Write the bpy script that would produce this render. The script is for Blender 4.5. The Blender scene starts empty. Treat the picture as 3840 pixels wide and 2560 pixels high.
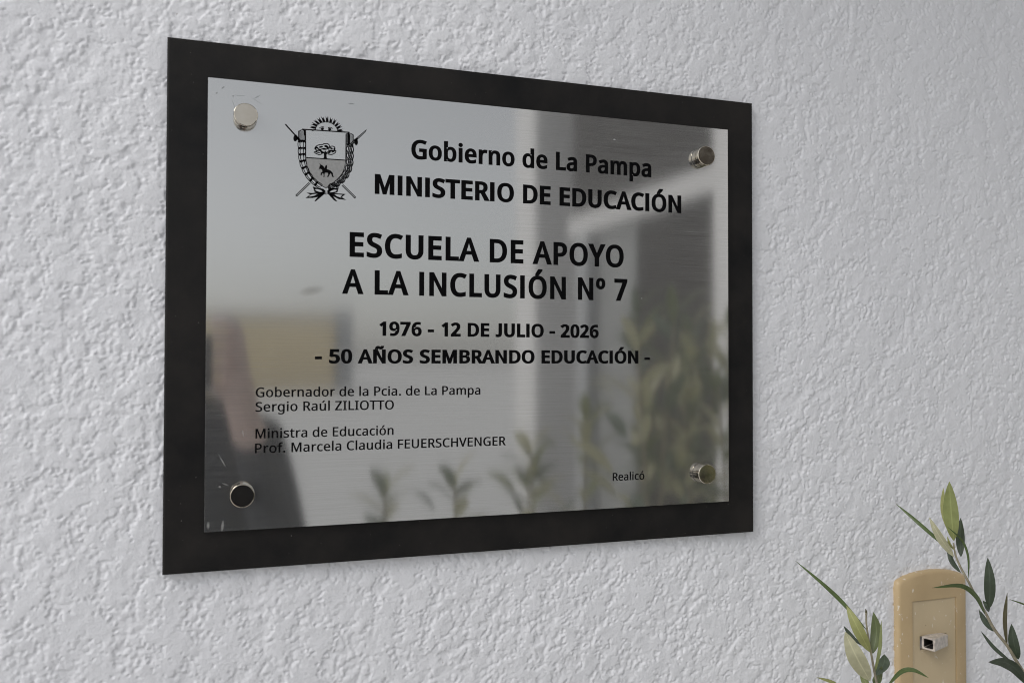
import bpy, bmesh, math, random
import numpy as np
from mathutils import Vector, Matrix
from mathutils.geometry import tessellate_polygon
R = math.radians
scene = bpy.context.scene
col = scene.collection

# Place coordinates: x to the right along the wall, y up from the plaque's centre (1.5 m above the
# ground), z out of the wall towards the viewer, in metres. V() turns them into Blender's axes.
H0 = 1.5
def V(x, y, z): return Vector((x, -z, y + H0))

# ------------------------------------------------------------------ camera, sky, sun, exposure
cam = bpy.data.cameras.new('camera'); cam_o = bpy.data.objects.new('camera', cam); col.objects.link(cam_o)
cam.sensor_width = 36; cam.lens = 30.97; cam.clip_start = 0.005; cam.clip_end = 2000
rt, up, fw = (0.944281, 0.001936, 0.329134), (-0.008320, 0.999804, 0.017988), (0.329035, 0.019724, -0.944112)
def D(v): return Vector((v[0], -v[2], v[1]))
m = Matrix((D(rt), D(up), -D(fw))).transposed().to_4x4()
m.translation = V(-0.200454, -0.036048, 0.616011)
cam_o.matrix_world = m
cam.dof.use_dof = True; cam.dof.focus_distance = 0.672; cam.dof.aperture_fstop = 7.1
scene.camera = cam_o

SUN_EL, SUN_AZ = 42, -118            # light from the front left, high under a bright overcast sky
world = bpy.data.worlds.new('World'); scene.world = world; world.use_nodes = True
nt = world.node_tree; nt.nodes.clear()
sky = nt.nodes.new('ShaderNodeTexSky'); sky.sky_type = 'NISHITA'; sky.sun_disc = False
sky.sun_elevation = R(SUN_EL); sky.sun_rotation = R(SUN_AZ)
sky.air_density = 1.0; sky.dust_density = 1.5; sky.ozone_density = 1.0
hs = nt.nodes.new('ShaderNodeHueSaturation'); hs.inputs['Saturation'].default_value = 0.19
bg = nt.nodes.new('ShaderNodeBackground'); bg.inputs['Strength'].default_value = 0.12
wo = nt.nodes.new('ShaderNodeOutputWorld')
nt.links.new(sky.outputs[0], hs.inputs['Color']); nt.links.new(hs.outputs[0], bg.inputs['Color']); nt.links.new(bg.outputs[0], wo.inputs[0])

sl = bpy.data.lights.new('sun', 'SUN'); sl.energy = 0.9; sl.angle = R(26); sl.color = (1.0, 0.985, 0.97)
so = bpy.data.objects.new('sun', sl); col.objects.link(so)
sd = Vector((math.sin(R(SUN_AZ)) * math.cos(R(SUN_EL)), math.cos(R(SUN_AZ)) * math.cos(R(SUN_EL)), math.sin(R(SUN_EL))))
so.rotation_euler = sd.to_track_quat('Z', 'Y').to_euler()

scene.view_settings.view_transform = 'Standard'; scene.view_settings.look = 'None'
scene.view_settings.gamma = 1; scene.view_settings.use_curve_mapping = False
scene.view_settings.exposure = 0.32
scene.render.engine = 'CYCLES'
scene.cycles.use_denoising = True
scene.cycles.filter_width = 1.0
scene.cycles.max_bounces = 8
scene.cycles.sample_clamp_indirect = 4
scene.cycles.caustics_reflective = False

# ------------------------------------------------------------------ helpers
def link(o, parent=None):
    col.objects.link(o)
    if parent: o.parent = parent; o.matrix_parent_inverse = parent.matrix_basis.inverted()
    return o
def obj(name, me, mat, parent=None, smooth=False):
    o = bpy.data.objects.new(name, me)
    for mm in (mat if isinstance(mat, (list, tuple)) else [mat]): me.materials.append(mm)
    if smooth: me.polygons.foreach_set('use_smooth', [True] * len(me.polygons))
    return link(o, parent)
def thing(name, loc, label, cat, group=None):
    o = bpy.data.objects.new(name, None); o.empty_display_size = 0.05
    col.objects.link(o); o.location = loc
    return tag(o, label, cat, group)
def tag(o, label, cat, group=None, kind=None):
    if label: o['label'] = label
    if cat: o['category'] = cat
    if group: o['group'] = group
    if kind: o['kind'] = kind
    return o
def from_bm(name, bm):
    me = bpy.data.meshes.new(name); bmesh.ops.recalc_face_normals(bm, faces=bm.faces); bm.to_mesh(me); bm.free(); return me
def box_bm(bm, x0, x1, y0, y1, z0, z1):
    vs = [bm.verts.new(V(x, y, z)) for x in (x0, x1) for y in (y0, y1) for z in (z0, z1)]
    for f in ((0,1,3,2),(4,6,7,5),(0,4,5,1),(2,3,7,6),(0,2,6,4),(1,5,7,3)): bm.faces.new([vs[i] for i in f])
    return bm
def box(name, mat, parent, x0, x1, y0, y1, z0, z1, bev=0.0, seg=2):
    bm = box_bm(bmesh.new(), x0, x1, y0, y1, z0, z1)
    if bev: bmesh.ops.bevel(bm, geom=list(bm.edges), offset=bev, segments=seg, affect='EDGES', profile=0.6)
    return obj(name, from_bm(name, bm), mat, parent)
def tube_bm(bm, pts, rad, n=8):
    """tube through Vectors pts with a radius per point, capped"""
    rings = []
    for i, p in enumerate(pts):
        d = (pts[min(i+1, len(pts)-1)] - pts[max(i-1, 0)]).normalized()
        a = d.cross(Vector((0.31, -0.93, 0.2))).normalized(); b = d.cross(a)
        r = rad[i]
        rings.append([bm.verts.new(p + (a*math.cos(t) + b*math.sin(t)) * r) for t in [2*math.pi*k/n for k in range(n)]])
    for q, w in zip(rings, rings[1:]):
        for k in range(n): bm.faces.new((q[k], q[(k+1) % n], w[(k+1) % n], w[k]))
    bm.faces.new(rings[0][::-1]); bm.faces.new(rings[-1])
    return bm
def lathe(name, mat, parent, prof, n=64, M=None):
    """prof = list of (radius, height); axis is local +Y of the matrix M"""
    bm = bmesh.new(); rings = []
    for r, h in prof:
        if r < 1e-7: rings.append([bm.verts.new((0, -h, 0))])
        else: rings.append([bm.verts.new((r*math.cos(2*math.pi*k/n), -h, r*math.sin(2*math.pi*k/n))) for k in range(n)])
    for a, b in zip(rings, rings[1:]):
        for k in range(n):
            if len(a) == 1: bm.faces.new((a[0], b[(k+1) % n], b[k]))
            elif len(b) == 1: bm.faces.new((a[k], a[(k+1) % n], b[0]))
            else: bm.faces.new((a[k], a[(k+1) % n], b[(k+1) % n], b[k]))
    if M is not None: bmesh.ops.transform(bm, matrix=M, verts=bm.verts)
    me = from_bm(name, bm)
    o = obj(name, me, mat, parent, True)
    me.set_sharp_from_angle(angle=R(14))
    return o

class NM:
    """small node-material builder"""
    def __init__(s, name):
        s.m = bpy.data.materials.new(name); s.m.use_nodes = True; s.t = s.m.node_tree; s.t.nodes.clear()
        s.out = s.n('ShaderNodeOutputMaterial'); s.b = s.n('ShaderNodeBsdfPrincipled'); s.l(s.b.outputs[0], s.out.inputs['Surface'])
    def n(s, t, **k):
        q = s.t.nodes.new(t)
        for a, v in k.items(): setattr(q, a, v)
        return q
    def l(s, a, b): s.t.links.new(a, b)
    def put(s, node, i, v):
        if hasattr(v, 'is_linked') or isinstance(v, bpy.types.NodeSocket): s.l(v, node.inputs[i])
        else: node.inputs[i].default_value = v
    def set(s, **k):
        for a, v in k.items(): s.put(s.b, a.replace('_', ' '), v)
        return s
    def math(s, op, a, b=0.0, clamp=False):
        q = s.n('ShaderNodeMath', operation=op, use_clamp=clamp); s.put(q, 0, a); s.put(q, 1, b); return q.outputs[0]
    def co(s, scale=(1,1,1), kind='Object', rot=(0,0,0)):
        c = s.n('ShaderNodeTexCoord'); mp = s.n('ShaderNodeMapping'); s.l(c.outputs[kind], mp.inputs[0])
        mp.inputs['Scale'].default_value = scale; mp.inputs['Rotation'].default_value = rot; return mp.outputs[0]
    def noise(s, vec, scale, detail=3, rough=0.5, dist=0.0):
        q = s.n('ShaderNodeTexNoise'); s.l(vec, q.inputs['Vector']); q.inputs['Scale'].default_value = scale
        q.inputs['Detail'].default_value = detail; q.inputs['Roughness'].default_value = rough; q.inputs['Distortion'].default_value = dist
        return q.outputs['Fac']
    def ramp(s, f, stops):
        q = s.n('ShaderNodeValToRGB'); s.l(f, q.inputs[0]); e = q.color_ramp.elements
        while len(e) < len(stops): e.new(0.5)
        for i, (p, c) in enumerate(stops): e[i].position = p; e[i].color = tuple(c) + (1,) if len(c) == 3 else c
        return q.outputs['Color']
    def rng(s, f, a, b, c, d):
        q = s.n('ShaderNodeMapRange'); s.put(q, 0, f)
        for i, v in enumerate((a, b, c, d)): q.inputs[i+1].default_value = v
        return q.outputs[0]
    def mix(s, f, a, b):
        q = s.n('ShaderNodeMix', data_type='RGBA'); s.put(q, 0, f)
        for i, v in ((6, a), (7, b)):
            if isinstance(v, tuple): q.inputs[i].default_value = v + (1,) if len(v) == 3 else v
            else: s.l(v, q.inputs[i])
        return q.outputs[2]
    def bump(s, h, dist, strength=1.0, normal=None):
        q = s.n('ShaderNodeBump'); s.l(h, q.inputs['Height']); q.inputs['Distance'].default_value = dist; q.inputs['Strength'].default_value = strength
        if normal is not None: s.l(normal, q.inputs['Normal'])
        s.l(q.outputs[0], s.b.inputs['Normal']); return q.outputs[0]
def plain(name, c, rough=0.6, vary=0.12, scale=30, **k):
    q = NM(name); f = q.noise(q.co(), scale, 4)
    lo = tuple(x * (1 - vary) for x in c); hi = tuple(min(1, x * (1 + vary)) for x in c)
    q.set(Base_Color=q.ramp(f, [(0.3, lo), (0.7, hi)]), Roughness=rough, **k); return q.m

# ------------------------------------------------------------------ outlines (pure data)
GLYPHS = (
'-:451:56,321,56,430,395,430,395,321;.:375:101,76,104,107,112,131,126,148,144,160,164,167,209,167,230,160,249,148,263,131,272,107,275,76,272,45,263,21,249,3,230,-10,186,-20,144,-10,126,3,112,21,104,45;0:801:730,408,714,284,691,196,656,123,635,91,583,40,553,21,519,6,482,-5,442,-12,399,-14,346,-10,297,1,253,21,214,48,179,82,150,123,125,170,104,225,81,325,70,439,70,564,80,679,102,779,120,833,144,880,173,921,207,954,247,981,292,1000,343,1012,399,1015,453,1012,502,1000,546,981,585,954,620,921,650,880,676,833,696,779,719,679,727,624,731,564/195,399,212,273,224,230,239,193,257,162,278,137,312,111,352,96,399,91,446,96,487,111,520,136,542,161,560,192,575,229,594,311,607,448,604,604,587,729,575,771,560,808,542,839,520,865,487,890,446,905,399,910,352,905,312,890,278,865,257,839,239,808,224,771,205,691,195,604;1:801:497,0,377,0,377,768,382,871,296,794,189,707,125,790,395,1000,497,1000;2:801:728,0,67,0,67,102,457,501,514,579,535,617,550,656,559,697,562,741,556,792,540,833,513,866,477,890,434,904,385,909,339,906,296,898,257,884,182,841,144,814,78,896,134,938,197,973,267,999,344,1012,430,1012,472,1006,511,996,546,982,588,957,622,927,651,890,667,859,678,825,688,748,680,672,670,636,638,567,593,499,469,361,223,118,728,112;5:801:435,611,481,605,524,594,599,559,630,536,657,509,680,478,698,444,711,406,719,364,721,319,718,269,710,223,696,180,676,141,652,105,622,75,588,48,548,26,505,8,456,-4,404,-12,273,-11,202,0,121,24,88,41,88,157,124,138,165,122,258,99,349,91,396,94,439,101,478,114,512,132,541,156,564,186,582,221,592,261,595,307,591,353,580,393,561,428,535,457,501,480,457,497,405,507,287,507,174,489,112,528,150,1000,651,1000,651,888,255,888,231,598,353,613;6:801:80,513,96,639,130,757,165,828,211,890,239,918,270,942,342,981,430,1006,577,1013,642,1006,658,1001,658,896,559,913,492,911,449,905,411,895,377,881,337,857,303,827,275,793,253,754,235,711,214,627,200,508,209,508,242,550,285,585,340,611,407,624,487,624,527,617,563,606,597,590,628,570,655,547,679,519,699,487,715,451,726,412,733,369,733,272,725,225,713,182,696,143,675,107,649,76,620,49,586,27,549,9,509,-4,465,-11,417,-14,371,-11,326,-2,284,13,245,33,209,61,176,94,134,156,103,232,84,322,79,373/416,90,458,93,496,104,529,122,559,146,583,179,600,219,610,267,613,322,610,367,601,408,586,443,565,473,538,498,505,515,465,526,420,529,378,526,340,517,305,502,275,482,250,459,229,433,214,404,205,376,203,315,215,255,239,198,275,149,323,112,351,100,382,92;7:801:190,0,601,888,62,888,62,1000,732,1000,732,905,326,0;9:801:728,530,716,403,700,320,675,243,640,172,594,110,566,82,535,58,462,19,374,-6,249,-14,143,0,143,105,245,87,313,89,356,95,394,105,428,119,467,143,501,172,529,207,552,245,570,288,592,373,604,490,595,490,542,431,493,401,464,389,396,376,316,376,240,394,176,429,149,453,125,481,90,548,79,587,72,630,70,676,80,774,92,817,110,857,132,893,158,924,188,951,221,973,259,991,299,1004,389,1014,436,1011,480,1002,522,987,562,965,598,938,630,905,652,876,688,807,714,724,727,627/389,910,348,907,310,896,277,878,247,853,223,820,206,780,195,733,192,678,195,632,204,592,218,556,239,526,265,502,298,484,338,474,384,471,427,474,465,483,500,498,530,518,556,541,576,567,592,596,601,624,604,654,598,714,580,774,567,802,531,851,509,871,483,888,455,900,423,908;A:895:763,0,643,310,246,310,127,0,0,0,391,1004,504,1004,894,0/479,765,445,874,402,724,289,422,605,422;B:910:482,998,536,994,631,975,671,962,705,945,740,919,767,887,786,849,797,804,801,752,799,714,791,680,779,648,763,619,741,594,715,572,684,554,650,540,611,531,611,524,689,503,725,487,756,467,783,442,805,412,822,376,831,333,835,284,832,241,824,200,811,163,793,130,769,100,742,74,710,51,673,33,588,8,487,0,136,0,136,1000/447,574,506,577,555,585,594,597,623,616,650,648,666,688,671,738,664,788,645,827,613,856,579,872,537,883,487,890,262,892,262,574/262,469,262,106,464,106,525,110,576,119,617,136,648,158,671,186,687,218,697,254,700,294,698,328,690,359,677,387,658,411,633,431,571,457,498,468;C:885:525,902,453,888,420,876,379,855,343,828,311,796,271,738,242,669,224,589,218,500,225,407,2'
'43,323,257,286,279,243,305,205,336,173,372,146,412,124,458,109,508,100,606,98,727,116,803,136,803,27,726,4,645,-10,545,-14,431,-4,380,9,333,26,290,49,251,76,216,108,186,144,159,184,118,276,94,382,87,440,87,557,103,661,117,709,156,796,209,871,277,932,360,977,406,993,456,1005,509,1012,604,1013,714,999,803,972,842,955,791,849,688,887,608,901;D:1022:935,455,921,355,894,268,875,228,848,185,816,146,780,112,740,83,696,57,613,26,568,14,468,2,136,0,136,1000,503,998,611,980,660,964,706,944,748,919,786,891,821,858,851,821,877,779,898,734,915,684,927,630,935,572/804,506,797,604,776,688,760,724,735,764,706,798,671,827,631,851,586,869,537,882,484,890,262,892,262,108,463,111,522,119,575,133,623,152,666,177,702,208,733,244,759,286,779,332,793,385,801,442;E:779:695,0,136,0,136,1000,695,1000,695,889,262,889,262,577,669,577,669,468,262,468,262,111,695,111;F:727:262,0,136,0,136,1000,695,1000,695,889,262,889,262,535,668,535,668,424,262,424;G:1020:570,528,916,528,916,38,793,6,664,-11,564,-14,504,-12,448,-4,396,8,347,26,303,48,262,75,193,142,165,182,141,226,121,274,105,325,94,380,85,500,95,619,108,673,125,724,147,772,174,816,205,855,240,891,280,923,364,970,407,986,500,1007,604,1014,725,1005,835,980,902,955,854,846,777,875,690,896,597,903,539,900,486,891,437,876,392,854,352,827,317,795,287,758,262,715,233,637,224,594,217,500,219,442,227,388,239,337,256,289,278,246,305,208,338,174,377,146,412,128,495,103,594,95,706,102,790,119,790,416,570,416;H:1038:901,0,775,0,775,466,262,466,262,0,136,0,136,1000,262,1000,262,577,775,577,775,1000,901,1000;I:475:417,0,56,0,56,73,174,99,174,899,56,927,56,1000,417,1000,417,927,300,899,300,99,417,73;J:382:-27,-266,-109,-248,-109,-141,-27,-155,15,-154,58,-141,78,-130,95,-113,109,-92,120,-66,127,-33,129,1000,255,1000,253,-31,247,-73,237,-110,223,-144,198,-182,168,-212,132,-236,90,-253,45,-263;L:734:136,0,136,1000,262,1000,262,112,699,112,699,0;M:1270:577,0,248,877,244,856,252,606,252,0,136,0,136,1000,322,1000,630,181,950,1000,1134,1000,1134,0,1010,0,1015,803,1020,875,681,0;N:1064:929,0,782,0,246,831,252,559,252,0,136,0,136,1000,282,1000,815,172,817,239,811,436,811,1000,929,1000;O:1094:1007,445,992,339,979,291,942,203,919,163,861,95,826,67,789,43,747,22,702,6,654,-5,603,-12,491,-12,438,-5,388,7,343,23,264,68,229,96,199,128,172,164,129,245,113,291,92,392,85,503,87,563,104,674,118,724,136,772,158,816,185,856,215,891,250,923,289,951,333,974,380,992,432,1005,488,1013,607,1013,661,1005,712,992,758,975,801,952,840,924,875,892,906,857,933,817,956,772,975,725,1000,619,1006,562/220,452,231,363,254,284,273,241,298,204,328,171,362,144,401,123,445,107,494,98,548,95,602,98,651,107,695,123,733,144,767,171,796,204,821,241,853,322,870,406,875,501,867,618,856,670,821,760,797,798,762,836,720,866,670,888,613,900,549,905,495,902,446,893,401,878,362,856,328,830,298,798,273,760,241,680,224,597,220,550;P:847:463,998,570,981,615,966,653,947,686,923,719,890,744,851,762,808,772,759,776,706,774,665,756,588,739,551,717,517,689,486,655,458,614,435,566,415,480,396,377,389,262,389,262,0,136,0,136,1000/262,892,262,497,408,498,487,509,521,518,559,534,591,555,615,583,632,616,642,655,646,700,642,746,630,785,611,818,584,845,549,865,505,880,451,889;R:871:471,998,525,992,574,982,617,968,655,951,687,929,715,903,737,874,754,840,766,803,776,716,773,665,763,621,746,583,725,550,700,521,641,478,576,448,850,0,703,0,461,413,262,413,262,0,136,0,136,1000/262,891,262,520,469,523,517,532,558,547,590,568,614,595,632,628,642,666,646,710,643,751,634,786,620,815,599,839,573,858,541,873,502,883,457,889;S:769:703,268,700,224,692,185,679,148,660,116,636,86,607,60,574,38,494,5,448,-6,346,-14,206,-4,119,15,71,34,71,154,197,113,312,96,398,97,440,104,476,115,507,130,532,148,552,171,566,197,574,225,577,256,575,287,568,315,556,339,539,361,515,382,456,416,263,495,199,532,148,576,113,627,100,655,86,721,84,759,89,810,102,855,125,896,155,931,193,960,237,983,275,997,358,1012,444,1013,555,999,641,974,679,958,640,850,567,877,486,897,401,903,361,901,326,895,296,885,270,871,249,854,232,834,221,'
'811,211,758,214,726,221,698,232,674,249,652,272,632,337,595,511,523,579,487,616,460,647,431,672,398,689,360,700,317;T:779:452,0,326,0,326,889,14,889,14,1000,763,1000,763,889,452,889;U:1024:894,302,886,254,873,209,854,166,831,126,801,91,767,61,726,34,650,3,558,-12,507,-14,447,-11,393,-3,343,11,298,31,258,57,223,88,188,131,161,179,142,233,130,292,126,356,126,1000,252,1000,252,352,256,294,268,243,289,199,317,162,354,133,399,112,452,99,514,95,596,103,662,128,696,153,724,183,745,219,760,260,769,304,772,353,772,1000,896,1000;V:840:840,1000,483,0,357,0,0,1000,132,1000,384,280,420,140,457,282,707,1000;Y:793:396,508,657,1000,793,1000,459,388,459,0,333,0,333,382,0,1000,137,1000;Z:801:746,0,53,0,53,95,580,888,70,888,70,1000,732,1000,732,905,206,112,746,112;a:786:403,763,468,760,523,748,569,729,606,703,635,669,656,625,668,573,672,511,672,0,583,0,559,106,487,39,463,22,408,-1,341,-13,258,-11,217,-3,180,10,147,29,118,53,95,83,78,119,68,161,64,209,70,262,86,308,114,348,153,382,192,404,238,422,293,435,355,444,552,452,552,497,547,553,534,597,511,627,480,648,442,660,396,664,320,656,216,621,185,606,147,699,221,731,309,755/375,358,321,349,278,335,246,318,216,288,198,251,192,207,196,169,209,138,230,115,258,99,291,89,329,85,375,89,416,99,454,115,487,138,515,168,535,205,546,249,550,300,550,367;b:861:235,651,242,651,266,681,296,708,331,731,361,745,395,755,475,763,529,759,578,748,623,728,663,701,700,666,725,631,747,590,763,545,775,494,782,437,783,325,770,236,760,196,725,119,699,84,670,54,637,29,601,10,562,-3,520,-11,475,-14,395,-6,361,4,331,18,296,41,266,67,242,95,232,95,207,0,119,0,119,1064,242,1064/454,661,404,658,362,648,328,631,300,607,278,576,262,539,247,468,242,374,250,273,271,194,288,162,315,130,353,107,400,93,457,88,504,93,545,107,579,130,607,162,625,195,639,232,649,275,655,323,655,431,649,479,639,521,625,558,607,590,579,621,544,643,502,657;c:672:372,-11,326,-4,283,9,243,27,206,50,174,78,145,113,121,153,105,189,84,272,77,371,84,474,107,560,123,597,148,637,178,672,211,701,249,724,290,742,333,755,429,765,539,753,601,735,626,724,588,622,481,652,426,657,378,653,337,643,301,625,271,600,247,568,228,529,210,459,204,373,210,290,228,220,247,181,271,150,300,125,334,107,374,96,419,92,494,98,586,124,613,136,613,27,530,-4,461,-13;d:861:385,-14,331,-10,282,2,237,21,197,48,161,83,135,118,114,159,98,205,86,256,79,312,79,436,86,492,98,544,115,590,136,630,162,666,198,702,238,729,283,749,333,761,387,765,458,758,516,739,542,726,585,693,619,654,627,654,619,765,619,1064,742,1064,742,0,643,0,625,101,564,43,516,13,488,1,423,-12/405,88,460,92,506,105,544,125,572,153,593,190,608,235,617,288,619,426,604,517,591,555,574,588,546,620,508,644,461,658,403,662,357,658,316,643,282,618,254,583,236,550,222,511,212,469,204,371,212,273,222,231,236,195,254,162,282,130,317,107,358,93;e:790:409,765,456,762,499,754,539,741,575,723,608,700,636,672,661,640,698,565,709,522,716,475,718,352,204,352,210,292,222,239,242,195,270,158,304,128,344,108,391,95,444,91,532,97,646,127,685,143,685,35,609,7,532,-9,438,-14,387,-11,338,-3,292,10,250,29,211,54,177,84,148,119,123,159,106,195,93,234,84,276,77,370,84,463,103,545,118,581,141,623,168,659,199,691,235,717,274,738,316,753,361,762/408,664,366,660,329,650,296,632,268,607,245,576,227,539,215,497,207,450,590,450,581,528,570,562,555,591,535,616,511,637,481,652,447,661;f:482:465,655,276,655,276,0,153,0,153,655,21,655,21,713,153,755,154,844,169,923,181,955,203,992,231,1021,265,1043,304,1059,347,1068,425,1071,523,1053,542,1046,510,950,418,970,398,971,360,966,330,952,306,929,289,897,279,853,276,751,465,751;g:861:385,765,433,762,478,752,519,737,557,715,590,686,620,651,627,651,644,751,742,751,740,-64,733,-110,722,-153,706,-191,685,-225,660,-254,630,-279,595,-300,556,-316,511,-327,461,-334,328,-333,213,-315,136,-289,136,-175,215,-207,334,-230,413,-234,459,-230,499,-220,535,-202,565,-177,589,-146,607,-110,617,-69,625,99,591,64,558,36,522,14,481,-2,436,-11,387,-14,331,-10,280,2,235,23,194,51,159,88,134,125,113,165,86,261,79,315,79,432,86,485,113,580,134,622,159'
',659,194,697,234,727,280,748,330,760/402,661,362,657,326,646,295,627,268,602,245,569,217,495,206,417,204,373,213,272,223,230,237,192,256,160,284,128,318,105,359,91,405,87,474,93,528,113,551,129,570,148,586,171,609,228,620,302,620,423,609,505,599,539,580,577,556,608,527,632,491,648,449,658;i:361:242,751,242,0,119,0,119,751/200,1030,217,1024,232,1013,244,998,251,978,254,954,251,930,244,910,232,895,217,884,182,875,145,884,130,895,119,910,112,930,109,954,112,978,119,998,130,1013,145,1024,163,1030;l:361:242,0,119,0,119,1064,242,1064;m:1310:943,765,1002,761,1054,748,1098,728,1133,700,1156,670,1173,635,1186,592,1194,544,1196,0,1074,0,1074,483,1070,537,1058,582,1037,616,1008,641,969,656,922,661,871,657,828,645,793,626,765,598,745,563,730,521,721,471,718,415,718,0,597,0,595,520,580,582,567,606,550,626,529,641,505,652,476,659,443,661,396,658,356,647,324,630,297,605,277,575,261,538,247,471,242,389,242,0,119,0,119,751,218,751,237,648,244,648,280,695,302,714,351,742,406,759,465,765,545,757,610,734,645,710,673,678,695,639,702,639,730,678,764,710,805,734,849,751,895,761;n:866:480,765,544,761,598,748,645,728,683,700,708,670,727,635,741,592,749,544,752,489,752,0,630,0,630,480,626,536,612,581,590,616,557,641,515,656,462,661,405,657,357,644,319,622,290,591,269,552,254,506,245,451,242,389,242,0,119,0,119,751,218,751,237,648,244,648,283,695,306,714,359,742,418,759;o:847:770,331,758,248,729,165,705,124,677,88,645,57,608,32,567,12,498,-8,422,-14,373,-11,328,-2,284,12,244,32,208,57,175,88,147,124,122,165,103,211,84,288,77,377,84,470,104,552,119,588,142,628,170,664,203,694,239,719,281,739,325,753,374,762,426,765,475,762,522,753,565,739,606,719,643,694,675,664,703,628,728,588,756,512,765,470,770,425/204,377,210,294,217,257,246,183,270,150,300,123,335,104,377,92,424,88,472,92,513,104,549,123,579,150,603,183,621,223,638,294,644,377,638,460,631,496,602,568,578,601,548,627,513,646,471,657,423,661,369,656,324,642,286,619,256,585,238,553,223,516,213,474;p:861:476,765,529,761,578,749,623,730,664,703,700,668,725,633,747,593,763,547,775,496,782,439,783,327,770,238,760,198,725,121,700,85,671,55,638,30,602,11,562,-3,520,-11,475,-14,404,-7,373,1,319,26,276,58,242,95,234,95,242,-28,242,-336,119,-336,119,751,220,751,237,648,296,707,344,738,403,758/454,661,407,658,366,648,332,632,304,610,282,581,265,546,255,516,244,443,247,291,262,220,278,180,300,148,328,122,364,103,406,92,457,88,500,92,537,105,569,126,596,154,618,189,635,229,651,299,657,378,654,439,644,494,629,542,607,584,579,618,544,642,502,656;r:578:469,765,557,756,542,643,461,653,405,645,353,621,308,583,273,534,250,472,242,401,242,0,119,0,119,751,220,751,234,613,297,690,346,729,404,756;s:671:608,207,604,161,592,121,571,85,544,55,509,31,468,11,394,-8,308,-14,213,-8,137,8,73,34,73,146,141,117,224,94,311,85,368,89,413,99,447,116,470,138,484,165,489,196,482,231,460,261,418,291,350,324,216,379,147,418,121,440,99,465,84,494,75,527,71,566,76,611,91,650,115,684,149,713,191,736,239,752,293,761,353,765,440,759,520,741,592,714,550,616,451,650,381,662,345,664,298,661,260,653,229,639,207,621,194,599,189,573,191,553,207,520,242,492,338,447,468,394,535,355,561,333,581,307,596,279,605,245;t:506:389,87,475,102,475,8,419,-8,349,-14,311,-12,274,-5,240,6,209,23,182,47,160,77,146,105,131,176,129,655,22,655,22,714,130,763,179,923,252,923,252,751,469,751,469,655,252,655,252,221,256,180,267,146,285,120,309,101,337,90;u:866:746,751,746,0,646,0,627,99,584,53,534,20,507,7,447,-9,384,-14,301,-7,265,2,233,15,196,37,165,67,141,104,128,136,118,173,111,259,111,751,235,751,235,268,240,213,253,168,276,133,308,108,350,93,402,88,454,92,498,102,534,120,563,144,586,175,603,212,618,280,623,360,623,751;º:527:483,775,479,721,468,674,449,633,423,599,390,571,353,552,310,540,262,536,217,540,176,552,139,571,106,597,79,631,60,672,49,720,45,775,48,829,60,876,78,916,104,950,136,977,173,996,216,1007,265,1011,307,1008,345,999,380,984,410,963,435,936,456,904,471,866,480,823/133,775,136,725,147,684,164,652,189,629,222,615,263,611,305,615,338,629,363,652,380,684,39'
'0,725,394,775,390,825,380,866,363,897,338,919,305,933,263,937,222,933,189,919,164,897,147,866,136,825;Ñ:1064:929,0,782,0,246,831,252,559,252,0,136,0,136,1000,282,1000,815,172,817,239,811,436,811,1000,929,1000/276,1098,292,1173,311,1212,337,1243,370,1265,408,1276,450,1276,527,1248,612,1203,643,1197,663,1200,679,1207,693,1218,712,1254,720,1279,790,1279,781,1228,765,1185,742,1148,713,1121,678,1105,637,1099,580,1111,456,1174,424,1179,404,1177,387,1170,374,1159,355,1123,347,1098;Ó:1094:1007,445,992,339,979,291,942,203,919,163,861,95,826,67,789,43,747,22,702,6,654,-5,603,-12,491,-12,438,-5,388,7,343,23,264,68,229,96,199,128,172,164,129,245,113,291,92,392,85,503,87,563,104,674,118,724,136,772,158,816,185,856,215,891,250,923,289,951,333,974,380,992,432,1005,488,1013,607,1013,661,1005,712,992,758,975,801,952,840,924,875,892,906,857,933,817,956,772,975,725,1000,619,1006,562/220,452,231,363,254,284,273,241,298,204,328,171,362,144,401,123,445,107,494,98,548,95,602,98,651,107,695,123,733,144,767,171,796,204,821,241,853,322,870,406,875,501,867,618,856,670,821,760,797,798,762,836,720,866,670,888,613,900,549,905,495,902,446,893,401,878,362,856,328,830,298,798,273,760,241,680,224,597,220,550/755,1308,609,1145,555,1098,473,1098,473,1115,606,1322,755,1322;ó:847:770,331,758,248,729,165,705,124,677,88,645,57,608,32,567,12,498,-8,422,-14,373,-11,328,-2,284,12,244,32,208,57,175,88,147,124,122,165,103,211,84,288,77,377,84,470,104,552,119,588,142,628,170,664,203,694,239,719,281,739,325,753,374,762,426,765,475,762,522,753,565,739,606,719,643,694,675,664,703,628,728,588,756,512,765,470,770,425/204,377,210,294,217,257,246,183,270,150,300,123,335,104,377,92,424,88,472,92,513,104,549,123,579,150,603,183,621,223,638,294,644,377,638,460,631,496,602,568,578,601,548,627,513,646,471,657,423,661,369,656,324,642,286,619,256,585,238,553,223,516,213,474/632,1059,524,933,431,849,350,849,350,866,472,1051,483,1073,632,1073;ú:866:746,751,746,0,646,0,627,99,584,53,534,20,507,7,447,-9,384,-14,301,-7,265,2,233,15,196,37,165,67,141,104,128,136,118,173,111,259,111,751,235,751,235,268,240,213,253,168,276,133,308,108,350,93,402,88,454,92,498,102,534,120,563,144,586,175,603,212,618,280,623,360,623,751/640,1059,475,878,440,849,359,849,359,866,492,1073,640,1073; :364:')
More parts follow.
